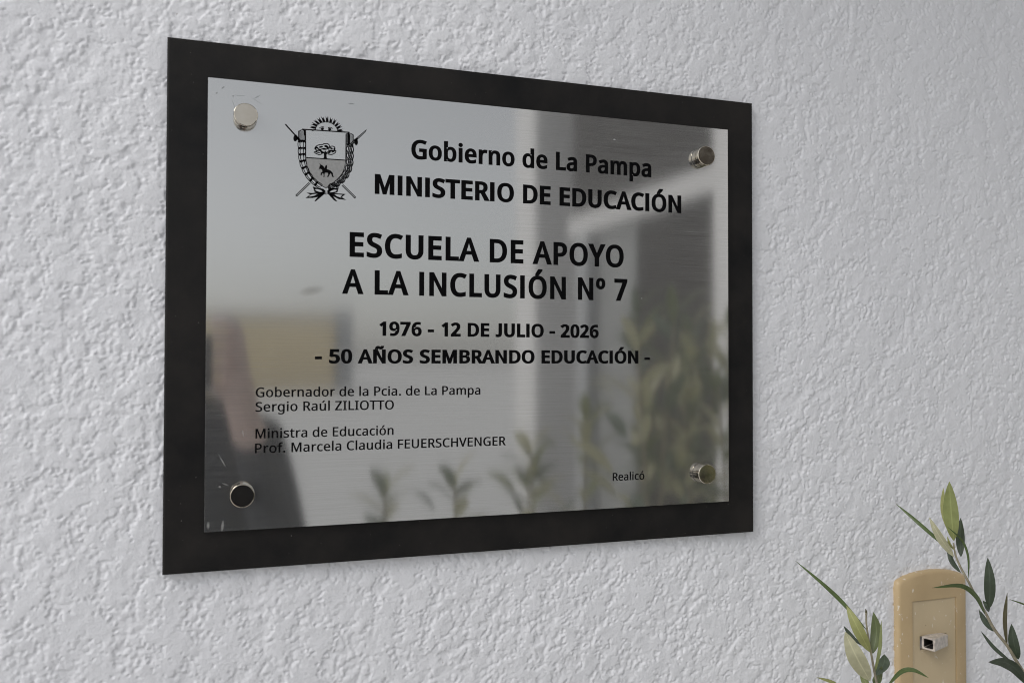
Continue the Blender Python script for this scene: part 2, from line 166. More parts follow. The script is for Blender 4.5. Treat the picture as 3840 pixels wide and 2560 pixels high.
CREST = (
'1:-13610,10152,-13598,10050,-13587,9947,-13576,9844,-13561,9742,-13539,9640,-13511,9537,-13479,9434,-13442,9331,-13400,9231,-13353,9136,-13302,9044,-13245,8956,-13184,8871,-13119,8789,-13051,8713,-12980,8640,-12904,8573,-12825,8509,-12744,8449,-12662,8393,-12579,8343,-12493,8298,-12407,8257,-12319,8216,-12233,8174,-12233,8174,-12139,8244,-12045,8313,-11950,8383,-11858,8454,-11771,8527,-11686,8605,-11604,8684,-11525,8766,-11450,8847,-11380,8928,-11315,9006,-11254,9082,-11198,9159,-11147,9239,-11101,9322,-11062,9410,-11030,9503,-11002,9598,-10978,9692,-10956,9782,-10937,9868,-10923,9951,-10912,10033,-10901,10115,-10889,10197;0:-13870,12079,-10635,12137,-10630,12216,-13865,12156;0:-13612,10153,-10871,10175,-10867,10242,-13608,10220;0:-13656,12071,-13640,11111,-13634,10175,-13586,10179,-13592,11115,-13608,12076;0:-10905,12063,-10909,11136,-10914,10210,-10864,10213,-10859,11140,-10855,12066;0:-13631,10148,-13619,10046,-13609,9943,-13597,9840,-13582,9736,-13560,9633,-13532,9530,-13499,9425,-13462,9322,-13419,9221,-13372,9124,-13320,9032,-13263,8942,-13201,8856,-13136,8774,-13067,8697,-12995,8624,-12918,8555,-12839,8491,-12757,8430,-12674,8374,-12590,8323,-12504,8278,-12417,8236,-12330,8196,-12243,8154,-12222,8194,-12309,8236,-12396,8277,-12483,8318,-12567,8362,-12650,8412,-12731,8467,-12811,8527,-12889,8590,-12965,8657,-13035,8728,-13102,8804,-13167,8885,-13227,8969,-13283,9057,-13334,9147,-13380,9242,-13421,9340,-13458,9442,-13491,9545,-13518,9647,-13540,9747,-13555,9849,-13566,9951,-13576,10054,-13589,10156;0:-12220,8156,-12127,8226,-12033,8295,-11938,8365,-11846,8437,-11757,8511,-11672,8589,-11589,8669,-11509,8751,-11434,8833,-11364,8914,-11298,8992,-11237,9069,-11180,9147,-11128,9228,-11082,9313,-11042,9403,-11009,9497,-10981,9593,-10956,9687,-10934,9778,-10916,9865,-10901,9949,-10890,10031,-10879,10113,-10867,10195,-10911,10199,-10923,10116,-10934,10035,-10945,9953,-10959,9870,-10977,9785,-10999,9696,-11023,9602,-11051,9509,-11083,9417,-11121,9330,-11166,9249,-11216,9171,-11271,9095,-11332,9019,-11396,8942,-11466,8862,-11540,8781,-11619,8700,-11700,8621,-11784,8544,-11871,8471,-11963,8400,-12057,8331,-12151,8261,-12245,8192;0:-12946,12127,-12948,12211,-13162,12155,-13372,12114,-13160,12051;0:-12940,12208,-12930,12293,-13138,12338,-13364,12260,-13151,12234;0:-12920,12288,-12899,12371,-13121,12375,-13334,12392,-13146,12272;0:-12885,12365,-12856,12446,-13046,12539,-13282,12515,-13081,12439;0:-12840,12438,-12798,12514,-13009,12585,-13210,12666,-13061,12491;0:-12781,12506,-12729,12576,-12885,12735,-13119,12794,-12949,12649;0:-12709,12565,-12654,12632,-12840,12743,-13009,12859,-12908,12660;0:-12630,12617,-12567,12677,-12677,12854,-12884,12951,-12755,12780;0:-12544,12662,-12471,12709,-12617,12891,-12747,13077,-12706,12833;0:-12450,12694,-12373,12733,-12429,12952,-12598,13119,-12523,12903;0:-12351,12716,-12272,12748,-12365,12930,-12442,13107,-12463,12890;0:-12250,12728,-12168,12747,-12164,12962,-12282,13159,-12266,12939;0:-12148,12728,-12065,12735,-12100,12974,-12120,13205,-12202,12965;0:-12048,12718,-11966,12712,-11903,12919,-11959,13142,-12004,12925;0:-11950,12696,-11871,12677,-11843,12879,-11803,13071,-11941,12903;0:-11858,12663,-11783,12634,-11665,12823,-11655,13063,-11759,12858;0:-11773,12620,-11702,12581,-11614,12799,-11518,13003,-11702,12847;0:-11695,12569,-11635,12515,-11472,12650,-11394,12867,-11547,12716;0:-11628,12509,-11578,12446,-11436,12609,-11287,12760,-11498,12688;0:-11574,12441,-11530,12372,-11334,12471,-11197,12674,-11389,12555;0:-11531,12368,-11499,12292,-11314,12423,-11128,12538,-11354,12516;0:-11500,12291,-11483,12209,-11269,12237,-11079,12386,-11291,12338;0:-11486,12210,-11478,12126,-11265,12197,-11053,12253,-11274,12301;0:-12389,12277,-12400,12239,-12433,12207,-12479,12187,-12531,12182,-12578,12194,-12611,12221,-12623,12257,-12611,12294,-12579,12326,-12532,12347,-12480,12351,-12434,12339,-12401,12313;0:-12722,12273,-12685,12294,-12647,12318,-12611,12339,-12577,12357,-12546,12368,-12517,12371,-12489,12369,-12459,1'
'2364,-12428,12358,-12395,12353,-12384,12420,-12416,12421,-12447,12424,-12481,12426,-12517,12425,-12555,12416,-12594,12399,-12631,12376,-12667,12351,-12702,12325,-12737,12301;0:-11881,12287,-11892,12249,-11925,12217,-11972,12196,-12024,12192,-12071,12204,-12104,12231,-12116,12266,-12104,12304,-12072,12336,-12025,12357,-11973,12361,-11926,12349,-11893,12323;0:-11766,12352,-11801,12370,-11838,12389,-11874,12409,-11912,12425,-11950,12435,-11989,12437,-12025,12432,-12059,12423,-12091,12415,-12122,12408,-12110,12343,-12078,12354,-12046,12366,-12017,12376,-11989,12383,-11960,12385,-11928,12380,-11893,12368,-11857,12353,-11819,12336,-11781,12321;0:-14135,11981,-14131,11341,-14072,11346,-14077,11986;0:-14053,11990,-14049,11348,-14006,11352,-14010,11994;0:-13979,11999,-13975,11354,-13932,11358,-13936,12003;0:-13905,12008,-13901,11361,-13858,11364,-13862,12012;0:-13831,12017,-13827,11367,-13784,11370,-13788,12021;0:-13756,12026,-13752,11373,-13709,11377,-13713,12030;0:-13690,12034,-13686,11379,-13627,11384,-13631,12039;0:-14095,11932,-14051,11958,-14006,11986,-13963,12012,-13921,12032,-13881,12045,-13842,12047,-13800,12042,-13757,12032,-13712,12021,-13667,12012,-13654,12061,-13698,12070,-13743,12081,-13789,12091,-13837,12097,-13886,12094,-13936,12079,-13983,12055,-14028,12028,-14072,12000,-14116,11975;0:-14103,11308,-13657,11325,-13655,11397,-14101,11380;0:-10880,12079,-10876,11339,-10815,11344,-10819,12085;0:-10793,12072,-10789,11346,-10744,11350,-10748,12076;0:-10713,12064,-10709,11352,-10665,11356,-10669,12068;0:-10634,12056,-10630,11359,-10586,11363,-10589,12059;0:-10554,12047,-10551,11366,-10506,11369,-10510,12051;0:-10475,12039,-10471,11372,-10427,11376,-10430,12043;0:-10404,12030,-10400,11378,-10339,11383,-10342,12035;0:-10844,12028,-10796,12044,-10748,12062,-10702,12078,-10658,12089,-10615,12092,-10572,12086,-10527,12071,-10480,12051,-10432,12029,-10384,12009,-10362,12057,-10409,12076,-10457,12097,-10506,12118,-10557,12135,-10609,12143,-10662,12139,-10713,12126,-10762,12109,-10809,12091,-10856,12076;0:-10847,11305,-10370,11324,-10368,11397,-10845,11378;0:-10751,12151,-10632,12176,-10618,11310,-10736,11290;0:-13781,12085,-13661,12071,-13649,11702,-13716,11697;0:-13692,11305,-13682,11247,-13672,11189,-13663,11133,-13660,11077,-13663,11021,-13671,10962,-13681,10903,-13690,10843,-13637,10838,-13628,10898,-13618,10958,-13609,11019,-13606,11081,-13610,11143,-13619,11202,-13629,11260,-13639,11318;0:-13839,11288,-13826,11230,-13811,11173,-13800,11118,-13795,11063,-13798,11008,-13807,10950,-13819,10891,-13830,10831,-13778,10824,-13767,10884,-13755,10944,-13745,11006,-13741,11068,-13747,11130,-13759,11189,-13774,11247,-13787,11304;0:-14005,11281,-14015,11222,-14026,11162,-14035,11101,-14037,11039,-14030,10977,-14017,10918,-14002,10861,-13988,10804,-13936,10822,-13950,10879,-13965,10936,-13978,10991,-13984,11045,-13981,11100,-13973,11157,-13962,11216,-13952,11276;0:-14152,11264,-14158,11206,-14166,11146,-14171,11086,-14172,11025,-14165,10965,-14154,10906,-14140,10849,-14128,10792,-14076,10808,-14088,10865,-14101,10922,-14112,10977,-14118,11032,-14118,11087,-14112,11144,-14105,11203,-14099,11262;0:-13709,11381,-13742,11299,-13822,11390,-13895,11283,-13975,11373,-14049,11267,-14085,11341,-14167,11264,-14046,11157,-13972,11263,-13893,11173,-13819,11279,-13739,11189,-13624,11321;0:-13778,11300,-13774,11332,-13763,11359,-13746,11375,-13727,11377,-13709,11365,-13697,11340,-13691,11309,-13695,11276,-13706,11249,-13723,11233,-13742,11231,-13760,11244,-13773,11268;0:-13939,11283,-13935,11315,-13924,11342,-13907,11358,-13888,11360,-13870,11348,-13858,11323,-13852,11292,-13856,11259,-13867,11232,-13884,11216,-13903,11214,-13921,11227,-13934,11251;0:-14099,11266,-14096,11298,-14085,11325,-14068,11341,-14049,11343,-14031,11331,-14018,11306,-14013,11275,-14017,11242,-14028,11215,-14045,11199,-14064,11197,-14082,11210,-14094,11234;0:-13690,10834,-13682,10783,-13673,10732,-13666,10682,-13664,10633,-13668,10583,-13677,10531,-13688,10478,-13698,10424,-13645,'
'10417,-13635,10470,-13624,10524,-13615,10580,-13611,10635,-13613,10691,-13620,10744,-13629,10796,-13637,10847;0:-13830,10820,-13819,10768,-13806,10716,-13797,10666,-13793,10618,-13797,10568,-13807,10516,-13820,10461,-13831,10406,-13779,10398,-13767,10452,-13755,10507,-13744,10564,-13739,10621,-13743,10678,-13754,10732,-13767,10784,-13778,10835;0:-13988,10817,-13999,10762,-14011,10706,-14020,10649,-14024,10591,-14018,10534,-14007,10479,-13993,10426,-13981,10374,-13929,10390,-13941,10443,-13955,10495,-13965,10546,-13970,10595,-13967,10646,-13958,10699,-13946,10754,-13936,10810;0:-14129,10802,-14136,10746,-14144,10691,-14150,10633,-14152,10576,-14147,10519,-14137,10464,-14125,10410,-14115,10357,-14062,10371,-14073,10425,-14084,10478,-14094,10530,-14098,10581,-14097,10633,-14091,10687,-14083,10743,-14076,10798;0:-13707,10909,-13737,10830,-13811,10922,-13883,10816,-13958,10908,-14029,10803,-14061,10877,-14145,10802,-14027,10693,-13956,10798,-13881,10706,-13810,10811,-13735,10720,-13621,10850;0:-13772,10831,-13769,10863,-13757,10890,-13740,10906,-13721,10907,-13703,10895,-13691,10870,-13686,10838,-13690,10806,-13701,10779,-13718,10763,-13738,10762,-13755,10774,-13768,10799;0:-13926,10816,-13922,10849,-13911,10876,-13894,10891,-13875,10893,-13857,10880,-13845,10856,-13840,10824,-13844,10792,-13855,10765,-13872,10749,-13891,10748,-13909,10760,-13921,10785;0:-14079,10802,-14076,10835,-14064,10861,-14047,10877,-14028,10879,-14011,10866,-13998,10842,-13993,10810,-13997,10778,-14009,10751,-14026,10735,-14045,10733,-14062,10746,-14075,10771;0:-13698,10412,-13685,10360,-13671,10308,-13659,10258,-13652,10208,-13650,10156,-13653,10103,-13658,10047,-13661,9991,-13608,9991,-13604,10047,-13599,10102,-13596,10159,-13598,10216,-13606,10272,-13619,10326,-13633,10378,-13645,10429;0:-13831,10392,-13814,10339,-13797,10286,-13782,10234,-13773,10183,-13771,10130,-13775,10074,-13781,10016,-13786,9958,-13733,9957,-13727,10014,-13721,10073,-13717,10132,-13719,10192,-13729,10250,-13745,10306,-13763,10359,-13780,10412;0:-13982,10382,-13986,10322,-13991,10262,-13993,10200,-13990,10138,-13979,10078,-13961,10020,-13943,9964,-13925,9909,-13874,9929,-13892,9985,-13910,10040,-13927,10095,-13937,10148,-13940,10204,-13937,10262,-13932,10322,-13928,10382;0:-14115,10362,-14115,10301,-14117,10239,-14116,10176,-14111,10113,-14099,10051,-14083,9992,-14066,9934,-14049,9876,-13998,9895,-14014,9953,-14032,10011,-14047,10067,-14058,10124,-14062,10182,-14063,10242,-14062,10304,-14062,10366;0:-13719,10486,-13741,10407,-13816,10496,-13880,10388,-13955,10477,-14019,10369,-14050,10441,-14132,10365,-14012,10260,-13949,10367,-13873,10279,-13810,10386,-13734,10297,-13629,10433;0:-13777,10406,-13775,10439,-13765,10466,-13748,10482,-13729,10485,-13711,10473,-13697,10449,-13691,10418,-13693,10385,-13704,10358,-13720,10342,-13739,10339,-13758,10351,-13771,10375;0:-13923,10386,-13921,10419,-13911,10446,-13894,10462,-13875,10465,-13857,10453,-13843,10429,-13837,10398,-13839,10366,-13850,10338,-13866,10322,-13885,10319,-13904,10331,-13917,10355;0:-14069,10367,-14067,10399,-14056,10426,-14040,10443,-14021,10445,-14003,10433,-13989,10409,-13983,10378,-13985,10346,-13996,10319,-14012,10302,-14031,10300,-14049,10311,-14063,10335;0:-13659,9979,-13638,9931,-13617,9883,-13598,9836,-13583,9789,-13573,9739,-13567,9687,-13562,9633,-13557,9579,-13503,9588,-13509,9642,-13513,9696,-13520,9751,-13530,9806,-13547,9858,-13568,9908,-13589,9956,-13610,10004;0:-13783,9944,-13759,9894,-13734,9845,-13711,9797,-13694,9748,-13684,9697,-13678,9643,-13675,9586,-13670,9529,-13616,9537,-13621,9593,-13625,9651,-13630,9709,-13642,9766,-13661,9821,-13685,9873,-13711,9922,-13735,9971;0:-13926,9914,-13920,9856,-13914,9796,-13907,9736,-13894,9676,-13873,9619,-13847,9565,-13820,9514,-13794,9462,-13746,9490,-13772,9542,-13799,9593,-13823,9644,-13842,9695,-13854,9749,-13861,9806,-13866,9865,-13873,9924;0:-14050,9879,-14040,9819,-14031,9758,-14020,9696,-14005,9636,-13983,9577,-13958,9521,-13932,9467,-13907,9412,-13858,9438,-1'
'3884,9493,-13910,9547,-13934,9601,-13953,9655,-13968,9712,-13978,9771,-13987,9831,-13997,9892;0:-13691,10048,-13699,9970,-13782,10048,-13829,9934,-13912,10012,-13958,9899,-13994,9965,-14068,9881,-13937,9792,-13891,9905,-13808,9828,-13761,9941,-13678,9863,-13593,10011;0:-13735,9964,-13737,9996,-13730,10024,-13716,10043,-13697,10048,-13678,10039,-13661,10017,-13651,9987,-13649,9955,-13656,9927,-13670,9908,-13689,9903,-13708,9912,-13725,9934;0:-13872,9927,-13873,9959,-13867,9987,-13852,10005,-13834,10011,-13814,10001,-13797,9980,-13787,9950,-13785,9918,-13792,9890,-13806,9871,-13825,9866,-13845,9875,-13861,9897;0:-14008,9890,-14010,9922,-14003,9950,-13988,9968,-13970,9973,-13950,9964,-13933,9943,-13923,9913,-13921,9881,-13928,9853,-13942,9834,-13961,9829,-13981,9838,-13997,9860;0:-13553,9568,-13525,9524,-13497,9481,-13471,9438,-13449,9394,-13432,9348,-13417,9298,-13404,9246,-13390,9194,-13338,9212,-13352,9264,-13365,9316,-13381,9368,-13400,9420,-13424,9468,-13452,9513,-13480,9556,-13507,9600;0:-13665,9516,-13634,9471,-13602,9427,-13572,9384,-13548,9339,-13529,9290,-13515,9238,-13502,9183,-13488,9128,-13436,9145,-13450,9200,-13463,9255,-13478,9311,-13499,9365,-13526,9415,-13557,9462,-13590,9506,-13621,9550;0:-13796,9467,-13780,9410,-13765,9353,-13747,9295,-13724,9239,-13695,9186,-13662,9138,-13627,9091,-13593,9045,-13549,9079,-13583,9126,-13618,9172,-13649,9218,-13676,9266,-13696,9317,-13713,9371,-13728,9428,-13744,9485;0:-13908,9414,-13888,9357,-13869,9299,-13848,9240,-13823,9183,-13792,9129,-13759,9078,-13725,9029,-13691,8979,-13646,9012,-13680,9062,-13714,9111,-13746,9161,-13774,9211,-13798,9264,-13818,9320,-13837,9378,-13857,9436;0:-13596,9628,-13588,9554,-13680,9617,-13705,9501,-13798,9564,-13823,9448,-13864,9508,-13928,9415,-13785,9347,-13760,9464,-13668,9400,-13642,9516,-13550,9453,-13491,9611;0:-13624,9542,-13631,9573,-13628,9601,-13617,9622,-13599,9630,-13578,9624,-13558,9606,-13543,9578,-13536,9547,-13538,9518,-13550,9498,-13568,9490,-13589,9496,-13609,9514;0:-13747,9486,-13754,9517,-13751,9546,-13740,9566,-13722,9574,-13701,9568,-13681,9550,-13666,9523,-13659,9491,-13662,9463,-13673,9443,-13691,9434,-13712,9440,-13732,9459;0:-13870,9431,-13877,9462,-13875,9490,-13863,9511,-13845,9519,-13824,9513,-13804,9495,-13789,9467,-13783,9436,-13785,9407,-13796,9387,-13814,9379,-13835,9385,-13855,9403;0:-13384,9183,-13345,9143,-13306,9102,-13269,9062,-13235,9020,-13206,8974,-13178,8925,-13152,8874,-13124,8824,-13077,8853,-13104,8903,-13131,8954,-13159,9005,-13191,9055,-13228,9100,-13266,9142,-13306,9183,-13344,9223;0:-13481,9116,-13438,9075,-13395,9035,-13354,8994,-13318,8951,-13287,8904,-13259,8853,-13232,8799,-13204,8745,-13156,8774,-13184,8827,-13211,8881,-13241,8935,-13275,8987,-13314,9033,-13357,9076,-13400,9117,-13443,9157;0:-13595,9047,-13565,8993,-13535,8937,-13504,8881,-13467,8828,-13425,8780,-13380,8735,-13334,8693,-13289,8650,-13251,8692,-13296,8735,-13342,8777,-13385,8819,-13424,8864,-13458,8913,-13488,8966,-13517,9022,-13548,9077;0:-13692,8980,-13658,8925,-13624,8869,-13589,8814,-13550,8760,-13507,8710,-13461,8663,-13415,8618,-13369,8573,-13331,8613,-13376,8659,-13422,8704,-13467,8749,-13507,8796,-13544,8847,-13578,8901,-13612,8956,-13646,9011;0:-13438,9233,-13413,9165,-13513,9212,-13515,9096,-13615,9143,-13616,9027,-13664,9079,-13713,8978,-13561,8936,-13560,9052,-13459,9005,-13458,9121,-13357,9074,-13330,9239;0:-13447,9147,-13459,9176,-13462,9204,-13454,9226,-13438,9237,-13416,9236,-13393,9221,-13373,9197,-13360,9168,-13358,9140,-13365,9118,-13382,9107,-13404,9109,-13427,9123;0:-13554,9074,-13566,9103,-13569,9131,-13561,9153,-13545,9164,-13523,9163,-13499,9149,-13480,9125,-13467,9096,-13464,9067,-13472,9046,-13489,9034,-13511,9036,-13534,9050;0:-13660,9001,-13673,9030,-13675,9059,-13668,9080,-13651,9092,-13629,9090,-13606,9076,-13586,9052,-13574,9023,-13571,8995,-13579,8973,-13595,8962,-13617,8963,-13640,8978;0:-13116,8815,-13075,8787,-13034,8760,-12994,8733,-12958,8704,-12925,8670,-12893,8633,-12862,8595,-12830,8556,'
'-12788,8594,-12819,8632,-12851,8671,-12885,8710,-12921,8746,-12961,8778,-13002,8807,-13044,8834,-13085,8862;0:-13195,8735,-13150,8708,-13105,8682,-13063,8656,-13024,8626,-12989,8592,-12957,8553,-12924,8512,-12891,8471,-12849,8508,-12882,8548,-12914,8590,-12949,8631,-12987,8669,-13030,8702,-13076,8731,-13121,8757,-13166,8784;0:-13291,8652,-13256,8611,-13221,8568,-13183,8526,-13142,8487,-13097,8453,-13049,8424,-13001,8397,-12954,8369,-12925,8417,-12972,8445,-13020,8472,-13065,8500,-13107,8531,-13144,8566,-13179,8606,-13214,8648,-13249,8690;0:-13370,8573,-13331,8532,-13292,8490,-13251,8449,-13208,8410,-13161,8375,-13113,8344,-13064,8314,-13016,8284,-12985,8331,-13034,8362,-13082,8391,-13129,8421,-13173,8454,-13213,8490,-13252,8530,-13291,8572,-13330,8613;0:-13179,8851,-13139,8794,-13246,8823,-13223,8713,-13329,8741,-13306,8631,-13359,8674,-13392,8567,-13234,8553,-13257,8663,-13150,8635,-13173,8745,-13067,8717,-13073,8881;0:-13170,8770,-13188,8795,-13196,8822,-13192,8845,-13178,8859,-13156,8862,-13130,8852,-13106,8833,-13088,8807,-13080,8780,-13083,8758,-13098,8743,-13120,8741,-13146,8750;0:-13258,8684,-13275,8709,-13283,8736,-13280,8759,-13265,8773,-13243,8776,-13217,8767,-13193,8747,-13175,8721,-13167,8695,-13171,8672,-13185,8658,-13208,8655,-13233,8664;0:-13345,8598,-13363,8624,-13370,8651,-13367,8673,-13352,8687,-13330,8690,-13304,8681,-13280,8661,-13263,8636,-13255,8609,-13258,8586,-13273,8572,-13295,8569,-13321,8579;0:-12821,8549,-12775,8528,-12729,8507,-12684,8486,-12642,8462,-12603,8434,-12564,8402,-12526,8369,-12487,8337,-12451,8380,-12490,8413,-12528,8446,-12569,8479,-12611,8509,-12657,8535,-12704,8558,-12750,8579,-12796,8600;0:-12881,8463,-12833,8444,-12784,8425,-12738,8405,-12695,8382,-12655,8354,-12616,8322,-12578,8287,-12539,8253,-12502,8296,-12541,8330,-12580,8365,-12620,8399,-12665,8430,-12712,8455,-12762,8476,-12811,8495,-12859,8515;0:-12957,8371,-12917,8337,-12877,8303,-12835,8269,-12789,8238,-12740,8213,-12689,8192,-12639,8174,-12589,8154,-12567,8206,-12617,8226,-12668,8244,-12715,8264,-12760,8287,-12801,8315,-12841,8347,-12881,8381,-12921,8415;0:-13017,8285,-12975,8253,-12932,8220,-12888,8188,-12842,8159,-12792,8134,-12742,8112,-12691,8091,-12641,8070,-12618,8122,-12668,8143,-12719,8163,-12767,8184,-12813,8208,-12857,8235,-12899,8266,-12941,8298,-12984,8330;0:-12889,8571,-12838,8528,-12946,8539,-12902,8439,-13010,8450,-12966,8350,-13023,8385,-13040,8274,-12880,8287,-12924,8388,-12816,8377,-12860,8477,-12751,8466,-12790,8623;0:-12864,8498,-12886,8519,-12899,8544,-12899,8567,-12888,8583,-12866,8590,-12839,8586,-12811,8572,-12789,8550,-12776,8525,-12775,8502,-12787,8486,-12809,8479,-12836,8483;0:-12931,8404,-12953,8426,-12966,8450,-12967,8473,-12955,8490,-12933,8497,-12906,8492,-12878,8478,-12856,8456,-12843,8431,-12843,8409,-12854,8392,-12876,8385,-12904,8390;0:-12998,8311,-13021,8332,-13033,8357,-13034,8380,-13022,8396,-13000,8403,-12973,8399,-12945,8384,-12923,8363,-12910,8338,-12910,8315,-12922,8299,-12943,8292,-12971,8296;0:-10480,11261,-10511,11201,-10546,11140,-10575,11073,-10583,10999,-10558,10926,-10513,10858,-10463,10794,-10417,10731,-10354,10782,-10403,10844,-10456,10905,-10498,10962,-10519,11013,-10517,11062,-10495,11118,-10464,11179,-10435,11242;0:-10492,11230,-10457,11174,-10421,11120,-10391,11067,-10374,11015,-10372,10959,-10382,10896,-10397,10829,-10410,10761,-10361,10753,-10345,10820,-10326,10888,-10312,10958,-10310,11030,-10329,11097,-10359,11159,-10393,11217,-10424,11273;0:-10626,11249,-10656,11189,-10692,11128,-10721,11061,-10728,10987,-10703,10914,-10659,10847,-10608,10783,-10563,10720,-10500,10771,-10549,10832,-10601,10893,-10644,10950,-10665,11001,-10662,11050,-10641,11106,-10609,11167,-10581,11230;0:-10638,11218,-10603,11162,-10567,11108,-10537,11056,-10520,11004,-10518,10948,-10528,10885,-10543,10817,-10556,10749,-10507,10742,-10491,10808,-10472,10876,-10458,10946,-10456,11018,-10474,11086,-10505,11147,-10539,11205,-10570,11261;0:-10780,11237,-10810,11177,-10845,11115,-10874,11049,-10882,1'
'0975,-10857,10902,-10813,10835,-10762,10771,-10717,10708,-10654,10759,-10703,10820,-10755,10881,-10797,10938,-10819,10989,-10816,11038,-10795,11094,-10763,11155,-10735,11217;0:-10791,11205,-10757,11149,-10721,11095,-10691,11043,-10674,10991,-10672,10935,-10682,10872,-10697,10805,-10710,10737,-10661,10730,-10645,10796,-10626,10864,-10612,10934,-10611,11005,-10629,11073,-10659,11135,-10693,11192,-10724,11249;0:-10406,11325,-10380,11067,-10410,10854,-10366,10850,-10335,11070,-10362,11333;0:-10863,11292,-10886,11026,-10853,10812,-10809,10822,-10842,11030,-10818,11291;0:-10485,10789,-10515,10732,-10551,10674,-10580,10610,-10587,10538,-10562,10468,-10517,10404,-10467,10343,-10421,10284,-10360,10336,-10409,10394,-10461,10452,-10503,10505,-10524,10553,-10522,10598,-10500,10650,-10469,10709,-10441,10768;0:-10496,10756,-10462,10703,-10426,10652,-10396,10603,-10379,10555,-10377,10502,-10387,10443,-10402,10379,-10415,10314,-10366,10306,-10350,10369,-10331,10433,-10317,10500,-10315,10569,-10334,10634,-10364,10693,-10398,10747,-10429,10801;0:-10623,10778,-10654,10721,-10689,10663,-10718,10599,-10726,10527,-10701,10458,-10656,10393,-10606,10333,-10560,10273,-10498,10326,-10548,10384,-10600,10441,-10642,10495,-10663,10542,-10660,10587,-10639,10640,-10607,10698,-10579,10757;0:-10635,10745,-10600,10692,-10564,10641,-10535,10592,-10518,10544,-10516,10491,-10525,10432,-10541,10368,-10554,10303,-10505,10295,-10489,10358,-10470,10423,-10455,10490,-10454,10558,-10473,10623,-10503,10682,-10537,10736,-10568,10790;0:-10770,10766,-10800,10709,-10836,10651,-10865,10587,-10872,10516,-10847,10446,-10803,10382,-10752,10322,-10707,10262,-10645,10314,-10694,10372,-10746,10430,-10788,10483,-10809,10530,-10807,10576,-10785,10628,-10754,10686,-10726,10746;0:-10781,10733,-10747,10681,-10711,10629,-10681,10580,-10664,10532,-10662,10480,-10672,10421,-10687,10357,-10700,10292,-10652,10284,-10636,10347,-10617,10411,-10602,10478,-10601,10547,-10619,10612,-10650,10670,-10684,10725,-10715,10778;0:-10414,10848,-10388,10604,-10418,10402,-10374,10398,-10344,10607,-10370,10856;0:-10849,10818,-10873,10565,-10840,10362,-10796,10373,-10828,10570,-10805,10817;0:-10493,10330,-10526,10275,-10564,10218,-10596,10155,-10607,10084,-10586,10012,-10544,9945,-10497,9882,-10455,9819,-10390,9868,-10437,9930,-10486,9990,-10525,10046,-10544,10095,-10539,10141,-10515,10192,-10481,10249,-10450,10308;0:-10506,10298,-10474,10243,-10440,10190,-10413,10139,-10399,10089,-10399,10036,-10412,9977,-10430,9913,-10447,9849,-10398,9838,-10379,9901,-10357,9965,-10340,10032,-10335,10100,-10350,10167,-10378,10227,-10409,10284,-10437,10340;0:-10624,10327,-10657,10271,-10695,10215,-10728,10152,-10738,10081,-10717,10009,-10676,9942,-10629,9879,-10586,9816,-10522,9865,-10568,9926,-10617,9987,-10656,10043,-10675,10092,-10670,10137,-10646,10189,-10612,10246,-10581,10304;0:-10637,10295,-10606,10240,-10572,10187,-10545,10136,-10530,10086,-10531,10033,-10544,9974,-10562,9910,-10578,9846,-10530,9835,-10511,9898,-10489,9962,-10471,10028,-10467,10097,-10482,10163,-10509,10224,-10540,10281,-10568,10336;0:-10763,10323,-10796,10268,-10834,10211,-10866,10149,-10877,10077,-10856,10006,-10815,9939,-10768,9875,-10725,9813,-10661,9862,-10707,9923,-10756,9983,-10795,10040,-10814,10088,-10809,10134,-10785,10185,-10751,10242,-10720,10301;0:-10776,10291,-10745,10236,-10711,10183,-10684,10132,-10670,10083,-10670,10030,-10683,9970,-10701,9907,-10717,9843,-10669,9832,-10650,9894,-10628,9958,-10611,10025,-10606,10094,-10621,10160,-10648,10220,-10679,10277,-10707,10333;0:-10423,10386,-10409,10139,-10449,9937,-10405,9932,-10365,10140,-10379,10392;0:-10835,10380,-10871,10127,-10849,9921,-10805,9929,-10827,10129,-10791,10376;0:-10551,9864,-10590,9816,-10635,9767,-10675,9712,-10695,9644,-10683,9572,-10651,9502,-10613,9434,-10579,9369,-10511,9410,-10548,9475,-10588,9539,-10619,9598,-10631,9646,-10621,9688,-10591,9734,-10550,9783,-10512,9835;0:-10568,9833,-10544,9776,-10518,9720,-10498,9668,-10490,9620,-10498,9570,-10518,9515,-10544,9457,-1'
